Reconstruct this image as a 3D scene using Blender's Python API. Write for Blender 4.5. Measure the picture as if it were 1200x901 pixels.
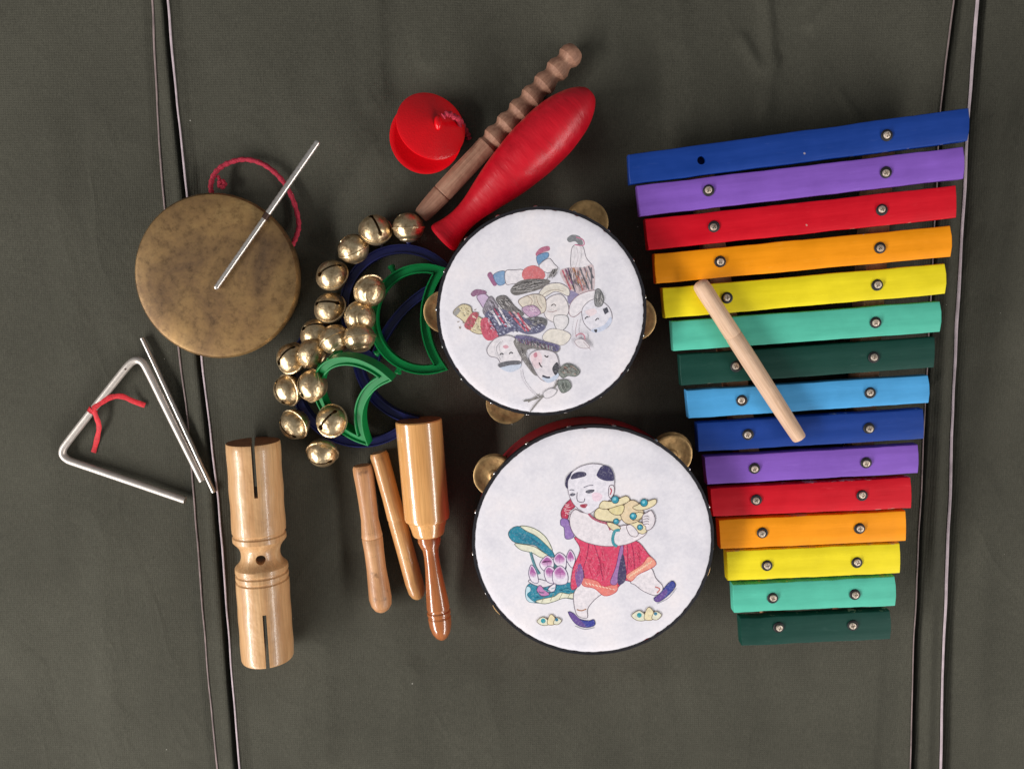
import bpy, bmesh, math, random
from mathutils import Vector, Matrix, noise

random.seed(7)
scene = bpy.context.scene
for o in list(bpy.data.objects):
    bpy.data.objects.remove(o)
COL = scene.collection

# ------------------------------------------------------------------ camera
H = 0.70                     # camera height above the cloth, metres
S = 0.00075                  # metres per photograph pixel on the cloth
cam_data = bpy.data.cameras.new('camera')
cam_data.sensor_width = 36
cam_data.sensor_fit = 'HORIZONTAL'
cam_data.lens = 36 * H / (1200 * S)
cam_data.clip_start = 0.02
cam_data.clip_end = 50
cam = bpy.data.objects.new('camera', cam_data)
FPX = H / S                  # focal length in photograph pixels
TILT = math.atan(112.0 / FPX)      # the lens leans a little towards the lower edge
cam.location = (0, 0, H)
cam.rotation_euler = (-TILT, 0, 0)
COL.objects.link(cam)
scene.camera = cam

# ------------------------------------------------------------------ light
world = bpy.data.worlds.new('World')
scene.world = world
world.use_nodes = True
bg = world.node_tree.nodes['Background']
bg.inputs['Color'].default_value = (0.93, 0.97, 1.0, 1)
bg.inputs['Strength'].default_value = 0.17


def area_lamp(name, loc, target, sx, sy, power, color):
    d = bpy.data.lights.new(name, 'AREA')
    d.shape = 'RECTANGLE'
    d.size, d.size_y = sx, sy
    d.energy = power
    d.color = color
    o = bpy.data.objects.new(name, d)
    o.location = loc
    dirv = (Vector(target) - Vector(loc)).normalized()
    zax = -dirv
    yax = Vector((0, 1, 0))
    xax = yax.cross(zax).normalized()
    yax = zax.cross(xax)
    o.rotation_euler = Matrix((xax, yax, zax)).transposed().to_euler()
    COL.objects.link(o)
    return o


area_lamp('window_lamp', (-1.95, -1.30, 1.20), (0, -0.1, 0), 0.38, 2.7, 100, (1.0, 0.985, 0.96))
area_lamp('ceiling_lamp', (1.80, -1.30, 1.25), (0, -0.1, 0), 0.34, 2.7, 45, (1.0, 0.98, 0.95))

scene.view_settings.view_transform = 'Standard'
scene.view_settings.look = 'None'
scene.view_settings.exposure = 0.0
scene.view_settings.gamma = 1.0
scene.view_settings.use_curve_mapping = False
scene.render.engine = 'CYCLES'


# ------------------------------------------------------------------ helpers
def P(px, py, z=0.0):
    """point at height z seen at photograph pixel (px, py)"""
    x, y = (px - 600) / FPX, -(py - 450.5) / FPX
    ct, st = math.cos(TILT), math.sin(TILT)
    d = Vector((x, y * ct - st, -y * st - ct))
    t = (H - z) / -d.z
    return Vector((d.x * t, d.y * t, z))


def L(px, z=0.0, py=450.0):
    """length in metres of px pixels at height z, near picture row py"""
    return (P(600 + px, py, z) - P(600, py, z)).x


def lin(c):
    out = []
    for v in c:
        v = v / 255.0
        out.append(v / 12.92 if v <= 0.04045 else ((v + 0.055) / 1.055) ** 2.4)
    return tuple(out)


def lin4(c):
    return lin(c) + (1.0,)


def new_obj(name, verts, faces, mat=None, smooth=40):
    me = bpy.data.meshes.new(name)
    me.from_pydata([tuple(v) for v in verts], [], faces)
    me.update()
    bm = bmesh.new()
    bm.from_mesh(me)
    bmesh.ops.recalc_face_normals(bm, faces=bm.faces)
    bm.to_mesh(me)
    bm.free()
    if smooth:
        for p in me.polygons:
            p.use_smooth = True
        me.set_sharp_from_angle(angle=math.radians(smooth))
    if mat:
        me.materials.append(mat)
    o = bpy.data.objects.new(name, me)
    COL.objects.link(o)
    return o


def tag(o, label=None, cat=None, group=None, kind=None):
    if label:
        o['label'] = label
    if cat:
        o['category'] = cat
    if group:
        o['group'] = group
    if kind:
        o['kind'] = kind
    return o


def thing(name, loc, label, cat, group=None):
    e = bpy.data.objects.new(name, None)
    e.empty_display_size = 0.02
    e.location = loc
    COL.objects.link(e)
    return tag(e, label, cat, group)


def world_of(o):
    m = o.matrix_basis.copy()
    if o.parent:
        m = world_of(o.parent) @ o.matrix_parent_inverse @ m
    return m


def put(o, parent, M=None):
    """parent o, its world matrix being M"""
    if M is not None:
        o.matrix_basis = M
    if parent is not None:
        o.parent = parent
        o.matrix_parent_inverse = world_of(parent).inverted()
    return o


def axis_m(A, B, roll=0.0):
    z = (B - A).normalized()
    ref = Vector((0, 0, 1)) if abs(z.z) < 0.95 else Vector((0, 1, 0))
    x = ref.cross(z).normalized()
    y = z.cross(x)
    M = Matrix((x, y, z)).transposed().to_4x4()
    M.translation = A
    return M @ Matrix.Rotation(roll, 4, 'Z')


def lathe(prof, n=40, wob=0.0, seed=0):
    """prof: [(z, r)] from start to end, local z axis"""
    V, F = [], []
    rings = []
    for (z, r) in prof:
        if r < 1e-7:
            rings.append([len(V)])
            V.append((0, 0, z))
        else:
            ring = []
            for i in range(n):
                a = 2 * math.pi * i / n
                rr = r
                if wob:
                    rr = r * (1 + wob * noise.noise(Vector((math.cos(a) * 1.3, math.sin(a) * 1.3, z * 60 + seed * 7.3))))
                ring.append(len(V))
                V.append((rr * math.cos(a), rr * math.sin(a), z))
            rings.append(ring)
    for a, b in zip(rings, rings[1:]):
        if len(a) == 1 and len(b) == 1:
            continue
        for i in range(n):
            j = (i + 1) % n
            if len(a) == 1:
                F.append((a[0], b[i], b[j]))
            elif len(b) == 1:
                F.append((a[i], a[j], b[0]))
            else:
                F.append((a[i], a[j], b[j], b[i]))
    if len(rings[0]) > 1:
        F.append(tuple(rings[0]))
    if len(rings[-1]) > 1:
        F.append(tuple(rings[-1]))
    return V, F


def catmull(pts, per=6, closed=False):
    pts = [Vector(p) for p in pts]
    n = len(pts)
    out = []
    rng = range(n) if closed else range(n - 1)
    for i in rng:
        if closed:
            p0, p1, p2, p3 = pts[(i - 1) % n], pts[i], pts[(i + 1) % n], pts[(i + 2) % n]
        else:
            p0, p1, p2, p3 = pts[max(i - 1, 0)], pts[i], pts[i + 1], pts[min(i + 2, n - 1)]
        for k in range(per):
            t = k / per
            out.append(0.5 * ((2 * p1) + (p2 - p0) * t + (2 * p0 - 5 * p1 + 4 * p2 - p3) * t * t
                              + (3 * p1 - p0 - 3 * p2 + p3) * t ** 3))
    if not closed:
        out.append(pts[-1])
    return out


def tube(pts, rx, ry=None, n=10, radii=None):
    ry = rx if ry is None else ry
    V, F = [], []
    m = len(pts)
    for i, p in enumerate(pts):
        t = (pts[min(i + 1, m - 1)] - pts[max(i - 1, 0)]).normalized()
        side = t.cross(Vector((0, 0, 1)))
        side = side.normalized() if side.length > 1e-4 else Vector((1, 0, 0))
        up = side.cross(t)
        k = radii[i] if radii else 1.0
        for j in range(n):
            a = 2 * math.pi * j / n
            V.append(p + side * (rx * k * math.cos(a)) + up * (ry * k * math.sin(a)))
    for i in range(m - 1):
        for j in range(n):
            k = (j + 1) % n
            F.append((i * n + j, i * n + k, (i + 1) * n + k, (i + 1) * n + j))
    F.append(tuple(range(n)))
    F.append(tuple(range((m - 1) * n, m * n)))
    return V, F


def sweep_planar(path, prof):
    """closed planar path (list of 2D) swept by closed profile [(offset outward, z)]"""
    n = len(path)
    V, F = [], []
    for i in range(n):
        a, b, c = path[i - 1], path[i], path[(i + 1) % n]
        t1 = (b - a).normalized()
        t2 = (c - b).normalized()
        n1 = Vector((t1.y, -t1.x))
        n2 = Vector((t2.y, -t2.x))
        nn = n1 + n2
        nn = nn.normalized() if nn.length > 1e-5 else n1
        k = min(1.0 / max(nn.dot(n1), 0.25), 2.2)
        for (o, z) in prof:
            q = b + nn * (o * k)
            V.append((q.x, q.y, z))
    m = len(prof)
    for i in range(n):
        j = (i + 1) % n
        for q in range(m):
            r = (q + 1) % m
            F.append((i * m + q, i * m + r, j * m + r, j * m + q))
    return V, F


def join(parts):
    V, F = [], []
    for v, f in parts:
        b = len(V)
        V += [Vector(x) for x in v]
        F += [tuple(i + b for i in q) for q in f]
    return V, F


def moved(vf, M):
    return [M @ Vector(v) for v in vf[0]], vf[1]


def box(x0, x1, y0, y1, z0, z1):
    V = [(x, y, z) for z in (z0, z1) for y in (y0, y1) for x in (x0, x1)]
    F = [(0, 2, 3, 1), (4, 5, 7, 6), (0, 1, 5, 4), (2, 6, 7, 3), (0, 4, 6, 2), (1, 3, 7, 5)]
    return V, F


def cut(o, cutters, smooth=40):
    """boolean difference, baked"""
    for vf in cutters:
        c = new_obj('cutter', vf[0], vf[1], None, 0)
        c.matrix_basis = o.matrix_basis
        md = o.modifiers.new('b', 'BOOLEAN')
        md.operation = 'DIFFERENCE'
        md.solver = 'EXACT'
        md.object = c
        bpy.context.view_layer.update()
        dg = bpy.context.evaluated_depsgraph_get()
        me = bpy.data.meshes.new_from_object(o.evaluated_get(dg))
        o.modifiers.clear()
        old = o.data
        me.name = old.name
        o.data = me
        bpy.data.meshes.remove(old)
        bpy.data.objects.remove(c)
    for p in o.data.polygons:
        p.use_smooth = True
    o.data.set_sharp_from_angle(angle=math.radians(smooth))


# ------------------------------------------------------------------ materials
def base_mat(name):
    m = bpy.data.materials.new(name)
    m.use_nodes = True
    nt = m.node_tree
    return m, nt, nt.nodes['Principled BSDF']


def nd(nt, t, **kw):
    n = nt.nodes.new(t)
    for k, v in kw.items():
        setattr(n, k, v)
    return n


def noise_tex(nt, scale, detail=4, rough=0.55, vec=None, dist=0.0):
    n = nd(nt, 'ShaderNodeTexNoise')
    n.inputs['Scale'].default_value = scale
    n.inputs['Detail'].default_value = detail
    n.inputs['Roughness'].default_value = rough
    n.inputs['Distortion'].default_value = dist
    if vec is not None:
        nt.links.new(vec, n.inputs['Vector'])
    return n


def coords(nt, scale=(1, 1, 1), kind='Object'):
    tc = nd(nt, 'ShaderNodeTexCoord')
    mp = nd(nt, 'ShaderNodeMapping')
    mp.inputs['Scale'].default_value = scale
    nt.links.new(tc.outputs[kind], mp.inputs['Vector'])
    return mp.outputs['Vector']


def ramp(nt, fac, stops):
    r = nd(nt, 'ShaderNodeValToRGB')
    els = r.color_ramp.elements
    while len(els) < len(stops):
        els.new(0.5)
    for e, (p, c) in zip(els, stops):
        e.position = p
        e.color = c
    nt.links.new(fac, r.inputs['Fac'])
    return r.outputs['Color']


def mixc(nt, fac, a, b, mode='MIX'):
    m = nd(nt, 'ShaderNodeMix', data_type='RGBA', blend_type=mode)
    for sock, v in ((m.inputs[0], fac), (m.inputs[6], a), (m.inputs[7], b)):
        if hasattr(v, 'links'):
            nt.links.new(v, sock)
        else:
            sock.default_value = v
    return m.outputs[2]


def bump(nt, p, height, strength, dist):
    b = nd(nt, 'ShaderNodeBump')
    b.inputs['Strength'].default_value = strength
    b.inputs['Distance'].default_value = dist
    nt.links.new(height, b.inputs['Height'])
    nt.links.new(b.outputs['Normal'], p.inputs['Normal'])


def cloth_mat(name, c):
    m, nt, p = base_mat(name)
    v = coords(nt)
    c0 = lin(c)
    n1 = noise_tex(nt, 7, 4, 0.6, v)
    n2 = noise_tex(nt, 900, 2, 0.6, v)
    vs = coords(nt, (300, 45, 1))
    n3 = noise_tex(nt, 3, 3, 0.6, vs)
    col = ramp(nt, n1.outputs['Fac'], [(0.3, tuple(x * 0.86 for x in c0) + (1,)), (0.7, tuple(x * 1.12 for x in c0) + (1,))])
    g = ramp(nt, n2.outputs['Fac'], [(0.3, (0.78, 0.78, 0.78, 1)), (0.72, (1.22, 1.22, 1.21, 1))])
    col = mixc(nt, 0.85, col, g, 'MULTIPLY')
    g3 = ramp(nt, n3.outputs['Fac'], [(0.3, (0.88, 0.88, 0.88, 1)), (0.7, (1.1, 1.1, 1.1, 1))])
    col = mixc(nt, 1.0, col, g3, 'MULTIPLY')
    # lint
    vo = nd(nt, 'ShaderNodeTexVoronoi')
    vo.inputs['Scale'].default_value = 55
    nt.links.new(v, vo.inputs['Vector'])
    lt = nd(nt, 'ShaderNodeMath', operation='LESS_THAN')
    nt.links.new(vo.outputs['Distance'], lt.inputs[0])
    lt.inputs[1].default_value = 0.03
    sep = nd(nt, 'ShaderNodeSeparateColor')
    nt.links.new(vo.outputs['Color'], sep.inputs[0])
    gt = nd(nt, 'ShaderNodeMath', operation='GREATER_THAN')
    nt.links.new(sep.outputs[0], gt.inputs[0])
    gt.inputs[1].default_value = 0.86
    mu = nd(nt, 'ShaderNodeMath', operation='MULTIPLY')
    nt.links.new(lt.outputs[0], mu.inputs[0])
    nt.links.new(gt.outputs[0], mu.inputs[1])
    col = mixc(nt, mu.outputs[0], col, lin4((165, 160, 150)))
    nt.links.new(col, p.inputs['Base Color'])
    p.inputs['Roughness'].default_value = 0.95
    p.inputs['Specular IOR Level'].default_value = 0.12
    n4 = noise_tex(nt, 60, 5, 0.6, v)
    n6 = noise_tex(nt, 6, 3, 0.55, coords(nt, (1, 0.55, 1)), 1.2)
    sb = nd(nt, 'ShaderNodeMath', operation='SUBTRACT')
    nt.links.new(n6.outputs['Fac'], sb.inputs[0])
    sb.inputs[1].default_value = 0.5
    ab = nd(nt, 'ShaderNodeMath', operation='ABSOLUTE')
    nt.links.new(sb.outputs[0], ab.inputs[0])
    mn = nd(nt, 'ShaderNodeMath', operation='MINIMUM')
    nt.links.new(ab.outputs[0], mn.inputs[0])
    mn.inputs[1].default_value = 0.06
    ma = nd(nt, 'ShaderNodeMath', operation='MULTIPLY_ADD')
    nt.links.new(mn.outputs[0], ma.inputs[0])
    ma.inputs[1].default_value = -9.0
    nt.links.new(n4.outputs['Fac'], ma.inputs[2])
    # plain weave, two thread directions
    wv = []
    for ax, dr in ((0, 'X'), (1, 'Y')):
        w = nd(nt, 'ShaderNodeTexWave', wave_type='BANDS', bands_direction=dr)
        w.inputs['Scale'].default_value = 160
        w.inputs['Distortion'].default_value = 1.5
        nt.links.new(v, w.inputs['Vector'])
        wv.append(w)
    mx = nd(nt, 'ShaderNodeMath', operation='MAXIMUM')
    nt.links.new(wv[0].outputs['Fac'], mx.inputs[0])
    nt.links.new(wv[1].outputs['Fac'], mx.inputs[1])
    m2 = nd(nt, 'ShaderNodeMath', operation='MULTIPLY_ADD')
    nt.links.new(mx.outputs[0], m2.inputs[0])
    m2.inputs[1].default_value = 0.18
    nt.links.new(ma.outputs[0], m2.inputs[2])
    bump(nt, p, m2.outputs[0], 0.5, 0.0014)
    return m


def wood_mat(name, dark, mid, light, rough=0.4, coat=0.0, grain=1.0, spots=0.0, axis='Z', bstr=0.15):
    m, nt, p = base_mat(name)
    sc = {'Z': (170 * grain, 170 * grain, 14 * grain), 'X': (14 * grain, 170 * grain, 170 * grain)}[axis]
    v = coords(nt, sc)
    n1 = noise_tex(nt, 1.0, 5, 0.62, v, 0.6)
    col = ramp(nt, n1.outputs['Fac'], [(0.28, lin4(dark)), (0.5, lin4(mid)), (0.72, lin4(light))])
    sc2 = {'Z': (900, 900, 30), 'X': (30, 900, 900)}[axis]
    n2 = noise_tex(nt, 1.0, 2, 0.5, coords(nt, sc2))
    g = ramp(nt, n2.outputs['Fac'], [(0.35, (0.80, 0.78, 0.75, 1)), (0.6, (1.05, 1.05, 1.05, 1))])
    col = mixc(nt, 0.7, col, g, 'MULTIPLY')
    if spots:
        n3 = noise_tex(nt, 95, 3, 0.6, coords(nt))
        f = ramp(nt, n3.outputs['Fac'], [(0.60, (0, 0, 0, 1)), (0.72, (spots, spots, spots, 1))])
        col = mixc(nt, f, col, tuple(x * 0.35 for x in lin(dark)) + (1,))
    nt.links.new(col, p.inputs['Base Color'])
    p.inputs['Roughness'].default_value = rough
    p.inputs['Coat Weight'].default_value = coat
    p.inputs['Coat Roughness'].default_value = 0.08
    n5 = noise_tex(nt, 130, 3, 0.5, coords(nt))
    bump(nt, p, n5.outputs['Fac'], bstr, 0.002)
    return m


def paint_mat(name, c, rough=0.5, var=0.10, chips=True, bstr=0.25):
    m, nt, p = base_mat(name)
    c0 = lin(c)
    info = nd(nt, 'ShaderNodeObjectInfo')
    tc = nd(nt, 'ShaderNodeTexCoord')
    add = nd(nt, 'ShaderNodeVectorMath', operation='ADD')
    nt.links.new(tc.outputs['Object'], add.inputs[0])
    nt.links.new(info.outputs['Random'], add.inputs[1])
    mp = nd(nt, 'ShaderNodeMapping')
    mp.inputs['Scale'].default_value = (12, 120, 120)
    nt.links.new(add.outputs[0], mp.inputs['Vector'])
    n1 = noise_tex(nt, 1.0, 5, 0.6, mp.outputs['Vector'])
    n0 = noise_tex(nt, 30, 3, 0.6, add.outputs[0])
    col = ramp(nt, n1.outputs['Fac'], [(0.3, tuple(x * (1 - var) for x in c0) + (1,)), (0.7, tuple(min(1, x * (1 + var) + 0.004) for x in c0) + (1,))])
    g = ramp(nt, n0.outputs['Fac'], [(0.3, (0.9, 0.9, 0.9, 1)), (0.7, (1.06, 1.06, 1.06, 1))])
    col = mixc(nt, 1.0, col, g, 'MULTIPLY')
    if chips:
        n2 = noise_tex(nt, 160, 2, 0.5, add.outputs[0])
        f = ramp(nt, n2.outputs['Fac'], [(0.80, (0, 0, 0, 1)), (0.82, (0.6, 0.6, 0.6, 1))])
        col = mixc(nt, f, col, lin4((190, 170, 160)))
        # scuffs from beaters and paint rubbed thin along the arrises
        mp2 = nd(nt, 'ShaderNodeMapping')
        mp2.inputs['Scale'].default_value = (55, 260, 260)
        nt.links.new(add.outputs[0], mp2.inputs['Vector'])
        n7 = noise_tex(nt, 1.0, 6, 0.7, mp2.outputs['Vector'])
        f7 = ramp(nt, n7.outputs['Fac'], [(0.60, (0, 0, 0, 1)), (0.75, (0.30, 0.30, 0.30, 1))])
        col = mixc(nt, f7, col, tuple(min(1, x * 1.25 + 0.05) for x in c0) + (1,))
        sx = nd(nt, 'ShaderNodeSeparateXYZ')
        nt.links.new(tc.outputs['Object'], sx.inputs[0])
        ay = nd(nt, 'ShaderNodeMath', operation='ABSOLUTE')
        nt.links.new(sx.outputs['Y'], ay.inputs[0])
        mr = nd(nt, 'ShaderNodeMapRange')
        mr.inputs['From Min'].default_value = 0.0098
        mr.inputs['From Max'].default_value = 0.0130
        nt.links.new(ay.outputs[0], mr.inputs['Value'])
        n8 = noise_tex(nt, 75, 5, 0.7, add.outputs[0])
        m8 = nd(nt, 'ShaderNodeMath', operation='MULTIPLY')
        nt.links.new(mr.outputs[0], m8.inputs[0])
        nt.links.new(n8.outputs['Fac'], m8.inputs[1])
        f8 = ramp(nt, m8.outputs[0], [(0.555, (0, 0, 0, 1)), (0.62, (0.7, 0.7, 0.7, 1))])
        col = mixc(nt, f8, col, lin4((196, 172, 150)))
    nt.links.new(col, p.inputs['Base Color'])
    rr = ramp(nt, n0.outputs['Fac'], [(0.3, (rough * 0.85,) * 3 + (1,)), (0.7, (min(1, rough * 1.2),) * 3 + (1,))])
    nt.links.new(rr, p.inputs['Roughness'])
    p.inputs['Specular IOR Level'].default_value = 0.22
    bump(nt, p, n1.outputs['Fac'], bstr, 0.0012)
    return m


def plain_mat(name, c, rough=0.5, metal=0.0, var=0.15, scale=120, bstr=0.1, bscale=None, spec=0.5, coat=0.0):
    m, nt, p = base_mat(name)
    c0 = lin(c)
    n1 = noise_tex(nt, scale, 4, 0.6, coords(nt))
    col = ramp(nt, n1.outputs['Fac'], [(0.3, tuple(x * (1 - var) for x in c0) + (1,)), (0.7, tuple(min(1, x * (1 + var)) for x in c0) + (1,))])
    nt.links.new(col, p.inputs['Base Color'])
    p.inputs['Roughness'].default_value = rough
    p.inputs['Metallic'].default_value = metal
    p.inputs['Specular IOR Level'].default_value = spec
    p.inputs['Coat Weight'].default_value = coat
    p.inputs['Coat Roughness'].default_value = 0.1
    if bstr:
        n2 = noise_tex(nt, bscale or scale * 2, 3, 0.5, coords(nt))
        bump(nt, p, n2.outputs['Fac'], bstr, 0.001)
    return m


def gong_mat():
    m, nt, p = base_mat('aged_bronze')
    v = coords(nt)
    n1 = noise_tex(nt, 15, 8, 0.68, v, 0.5)
    n2 = noise_tex(nt, 120, 8, 0.78, v)
    n3 = noise_tex(nt, 9, 4, 0.6, v)
    col = ramp(nt, n1.outputs['Fac'], [(0.30, lin4((86, 66, 48))), (0.42, lin4((124, 96, 64))), (0.56, lin4((150, 119, 78))), (0.72, lin4((180, 148, 100)))])
    d = ramp(nt, n2.outputs['Fac'], [(0.34, (0.46, 0.43, 0.41, 1)), (0.5, (0.97, 0.96, 0.95, 1)), (0.72, (1.22, 1.19, 1.12, 1))])
    col = mixc(nt, 0.9, col, d, 'MULTIPLY')
    g = ramp(nt, n3.outputs['Fac'], [(0.35, (0.74, 0.74, 0.78, 1)), (0.62, (1.08, 1.05, 1, 1))])
    col = mixc(nt, 0.9, col, g, 'MULTIPLY')
    nt.links.new(col, p.inputs['Base Color'])
    p.inputs['Metallic'].default_value = 0.55
    r = ramp(nt, n1.outputs['Fac'], [(0.3, (0.56,) * 3 + (1,)), (0.7, (0.36,) * 3 + (1,))])
    nt.links.new(r, p.inputs['Roughness'])
    bump(nt, p, n1.outputs['Fac'], 0.25, 0.0015)
    return m


def paper_mat():
    m, nt, p = base_mat('drum_paper')
    v = coords(nt)
    n1 = noise_tex(nt, 26, 4, 0.6, v)
    n2 = noise_tex(nt, 420, 3, 0.6, v)
    col = ramp(nt, n1.outputs['Fac'], [(0.3, lin4((217, 213, 221))), (0.5, lin4((229, 224, 230))), (0.7, lin4((237, 229, 232)))])
    g = ramp(nt, n2.outputs['Fac'], [(0.3, (0.93, 0.93, 0.94, 1)), (0.7, (1.02, 1.02, 1.02, 1))])
    col = mixc(nt, 1.0, col, g, 'MULTIPLY')
    nt.links.new(col, p.inputs['Base Color'])
    p.inputs['Roughness'].default_value = 0.7
    p.inputs['Specular IOR Level'].default_value = 0.25
    bump(nt, p, n2.outputs['Fac'], 0.12, 0.0006)
    return m


def print_mat():
    m, nt, p = base_mat('printed_ink')
    at = nd(nt, 'ShaderNodeVertexColor', layer_name='Col')
    n2 = noise_tex(nt, 380, 4, 0.65, coords(nt))
    g = ramp(nt, n2.outputs['Fac'], [(0.3, (0.8, 0.8, 0.82, 1)), (0.7, (1.1, 1.08, 1.08, 1))])
    col = mixc(nt, 1.0, at.outputs['Color'], g, 'MULTIPLY')
    n3 = noise_tex(nt, 700, 3, 0.7, coords(nt))
    f3 = ramp(nt, n3.outputs['Fac'], [(0.52, (0, 0, 0, 1)), (0.72, (0.24, 0.24, 0.24, 1))])
    col = mixc(nt, f3, col, lin4((229, 224, 230)))
    nt.links.new(col, p.inputs['Base Color'])
    p.inputs['Roughness'].default_value = 0.7
    p.inputs['Specular IOR Level'].default_value = 0.25
    return m


M_cloth = cloth_mat('olive_cloth', (75, 73, 64))
M_selv = plain_mat('selvedge_white', (190, 172, 177), 0.9, var=0.25, scale=60, bstr=0.1)
M_selv_dull = plain_mat('selvedge_pink', (138, 120, 118), 0.9, var=0.35, scale=60, bstr=0.1)
M_bronze = gong_mat()
M_cord = plain_mat('red_cord', (176, 40, 62), 0.85, var=0.35, scale=700, bstr=0.8, bscale=900)
M_ribbon = plain_mat('red_ribbon', (200, 25, 38), 0.7, var=0.2, scale=300, bstr=0.4)
M_steel = plain_mat('dull_steel', (204, 194, 186), 0.42, 0.55, var=0.10, scale=160, bstr=0.06)
M_chrome = plain_mat('ribbed_steel', (208, 200, 194), 0.33, 0.85, var=0.12, scale=300, bstr=0.08)
M_darkmetal = plain_mat('dark_metal', (70, 50, 42), 0.5, 0.6)
M_block = wood_mat('pale_varnished_wood', (188, 138, 92), (208, 162, 114), (216, 176, 130), 0.38, 0.25, 0.7, 0.0, 'Z', 0.30)
M_endwood = wood_mat('end_grain', (120, 72, 45), (142, 90, 58), (156, 104, 70), 0.6, 0.0)
M_barrel = wood_mat('varnished_beech', (206, 146, 84), (216, 158, 96), (222, 168, 106), 0.25, 0.8, 0.6, 0.0, 'Z', 0.08)
M_handle = wood_mat('reddish_varnished_wood', (138, 74, 36), (164, 94, 50), (184, 116, 66), 0.25, 0.8, 0.8, 0.0, 'Z', 0.10)
M_clave = wood_mat('knotty_wood', (166, 112, 72), (190, 136, 92), (206, 156, 110), 0.5, 0.08, 0.6, 0.7, 'Z', 0.25)
M_clave2 = wood_mat('golden_wood', (176, 118, 66), (202, 146, 90), (214, 164, 108), 0.36, 0.4, 0.6, 0.3, 'Z', 0.22)
M_guiro = wood_mat('brown_raw_wood', (132, 92, 72), (158, 114, 92), (178, 136, 112), 0.7, 0.0, 1.2, 0.2, 'Z', 0.35)
M_beater = wood_mat('pinkish_raw_wood', (196, 158, 128), (214, 176, 146), (224, 190, 162), 0.6, 0.0, 1.2, 0.0, 'Z', 0.2)
M_red = paint_mat('red_lacquer', (190, 2, 28), 0.38, 0.12, False, 0.7)
M_red.node_tree.nodes['Principled BSDF'].inputs['Specular IOR Level'].default_value = 0.45
M_redplastic = plain_mat('red_plastic', (222, 10, 24), 0.26, 0, 0.05, 90, 0.25, 700, 0.45)
def bell_mat():
    m, nt, p = base_mat('brass_bell')
    info = nd(nt, 'ShaderNodeObjectInfo')
    tc = nd(nt, 'ShaderNodeTexCoord')
    sc = nd(nt, 'ShaderNodeMath', operation='MULTIPLY')
    nt.links.new(info.outputs['Random'], sc.inputs[0])
    sc.inputs[1].default_value = 37.0
    add = nd(nt, 'ShaderNodeVectorMath', operation='ADD')
    nt.links.new(tc.outputs['Object'], add.inputs[0])
    nt.links.new(sc.outputs[0], add.inputs[1])
    n1 = noise_tex(nt, 2.2, 5, 0.65, add.outputs[0])
    n2 = noise_tex(nt, 9.0, 4, 0.7, add.outputs[0])
    col = ramp(nt, n1.outputs['Fac'], [(0.3, lin4((164, 134, 100))), (0.48, lin4((216, 190, 150))), (0.7, lin4((232, 210, 172)))])
    g = ramp(nt, n2.outputs['Fac'], [(0.32, (0.62, 0.57, 0.53, 1)), (0.5, (1, 1, 1, 1)), (0.8, (1.06, 1.05, 1.02, 1))])
    col = mixc(nt, 0.7, col, g, 'MULTIPLY')
    nt.links.new(col, p.inputs['Base Color'])
    p.inputs['Metallic'].default_value = 0.95
    r = ramp(nt, n2.outputs['Fac'], [(0.3, (0.46,) * 3 + (1,)), (0.7, (0.31,) * 3 + (1,))])
    nt.links.new(r, p.inputs['Roughness'])
    n3 = noise_tex(nt, 1.6, 2, 0.5, add.outputs[0])
    bump(nt, p, n3.outputs['Fac'], 0.35, 0.004)
    return m


M_brass = bell_mat()
M_jingle = plain_mat('brass_jingle', (176, 142, 96), 0.46, 0.75, var=0.45, scale=110, bstr=0.3)
M_green = plain_mat('green_plastic', (0, 116, 56), 0.45, 0, 0.08, 60, 0.1, None, 0.25)
M_navy = plain_mat('navy_plastic', (17, 21, 76), 0.36, 0, 0.1, 60, 0.1)
M_redframe = paint_mat('red_frame_paint', (172, 26, 44), 0.32, 0.12, False, 0.2)
M_black = plain_mat('black_trim', (24, 22, 28), 0.45, 0, 0.3, 200, 0.2)
M_tack = plain_mat('tack_steel', (190, 188, 186), 0.3, 1.0)
M_paper = paper_mat()
M_ink = print_mat()
M_grommet = plain_mat('black_rubber', (20, 16, 20), 0.6, 0, 0.2, 300, 0.1)
M_screw = plain_mat('screw_steel', (196, 180, 164), 0.48, 0.6, 0.3, 900, 0.3)
M_rail = wood_mat('rail_wood', (120, 84, 60), (146, 106, 78), (160, 122, 92), 0.6, 0.0, 1.0, 0.0, 'Z', 0.2)

# ------------------------------------------------------------------ cloth
def edge_fn(pts):
    def f(y):
        if y <= pts[0][1]:
            a, b = pts[0], pts[1]
        elif y >= pts[-1][1]:
            a, b = pts[-2], pts[-1]
        else:
            for a, b in zip(pts, pts[1:]):
                if a[1] <= y <= b[1]:
                    break
        t = (y - a[1]) / (b[1] - a[1])
        return a[0] + (b[0] - a[0]) * t
    return f


UL = edge_fn([(197, 0), (208, 120), (220, 227), (237, 420), (256, 580), (271, 776), (281, 896)])
UR = edge_fn([(1117, 0), (1107, 76), (1101, 130), (1085, 440), (1070, 750), (1066, 897)])
LL = edge_fn([(176, 0), (184, 163), (191, 243), (207, 410), (216, 475), (222, 537), (234, 696), (243, 807), (252, 897)])
LR = edge_fn([(1148, 0), (1138, 130), (1131, 256), (1121, 435), (1115, 600), (1107, 797), (1105, 897)])


def seg_d(px, py, a, b):
    ax, ay, bx, by = a[0], a[1], b[0], b[1]
    t = max(0, min(1, ((px - ax) * (bx - ax) + (py - ay) * (by - ay)) / ((bx - ax) ** 2 + (by - ay) ** 2)))
    return math.hypot(px - ax - t * (bx - ax), py - ay - t * (by - ay))


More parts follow.
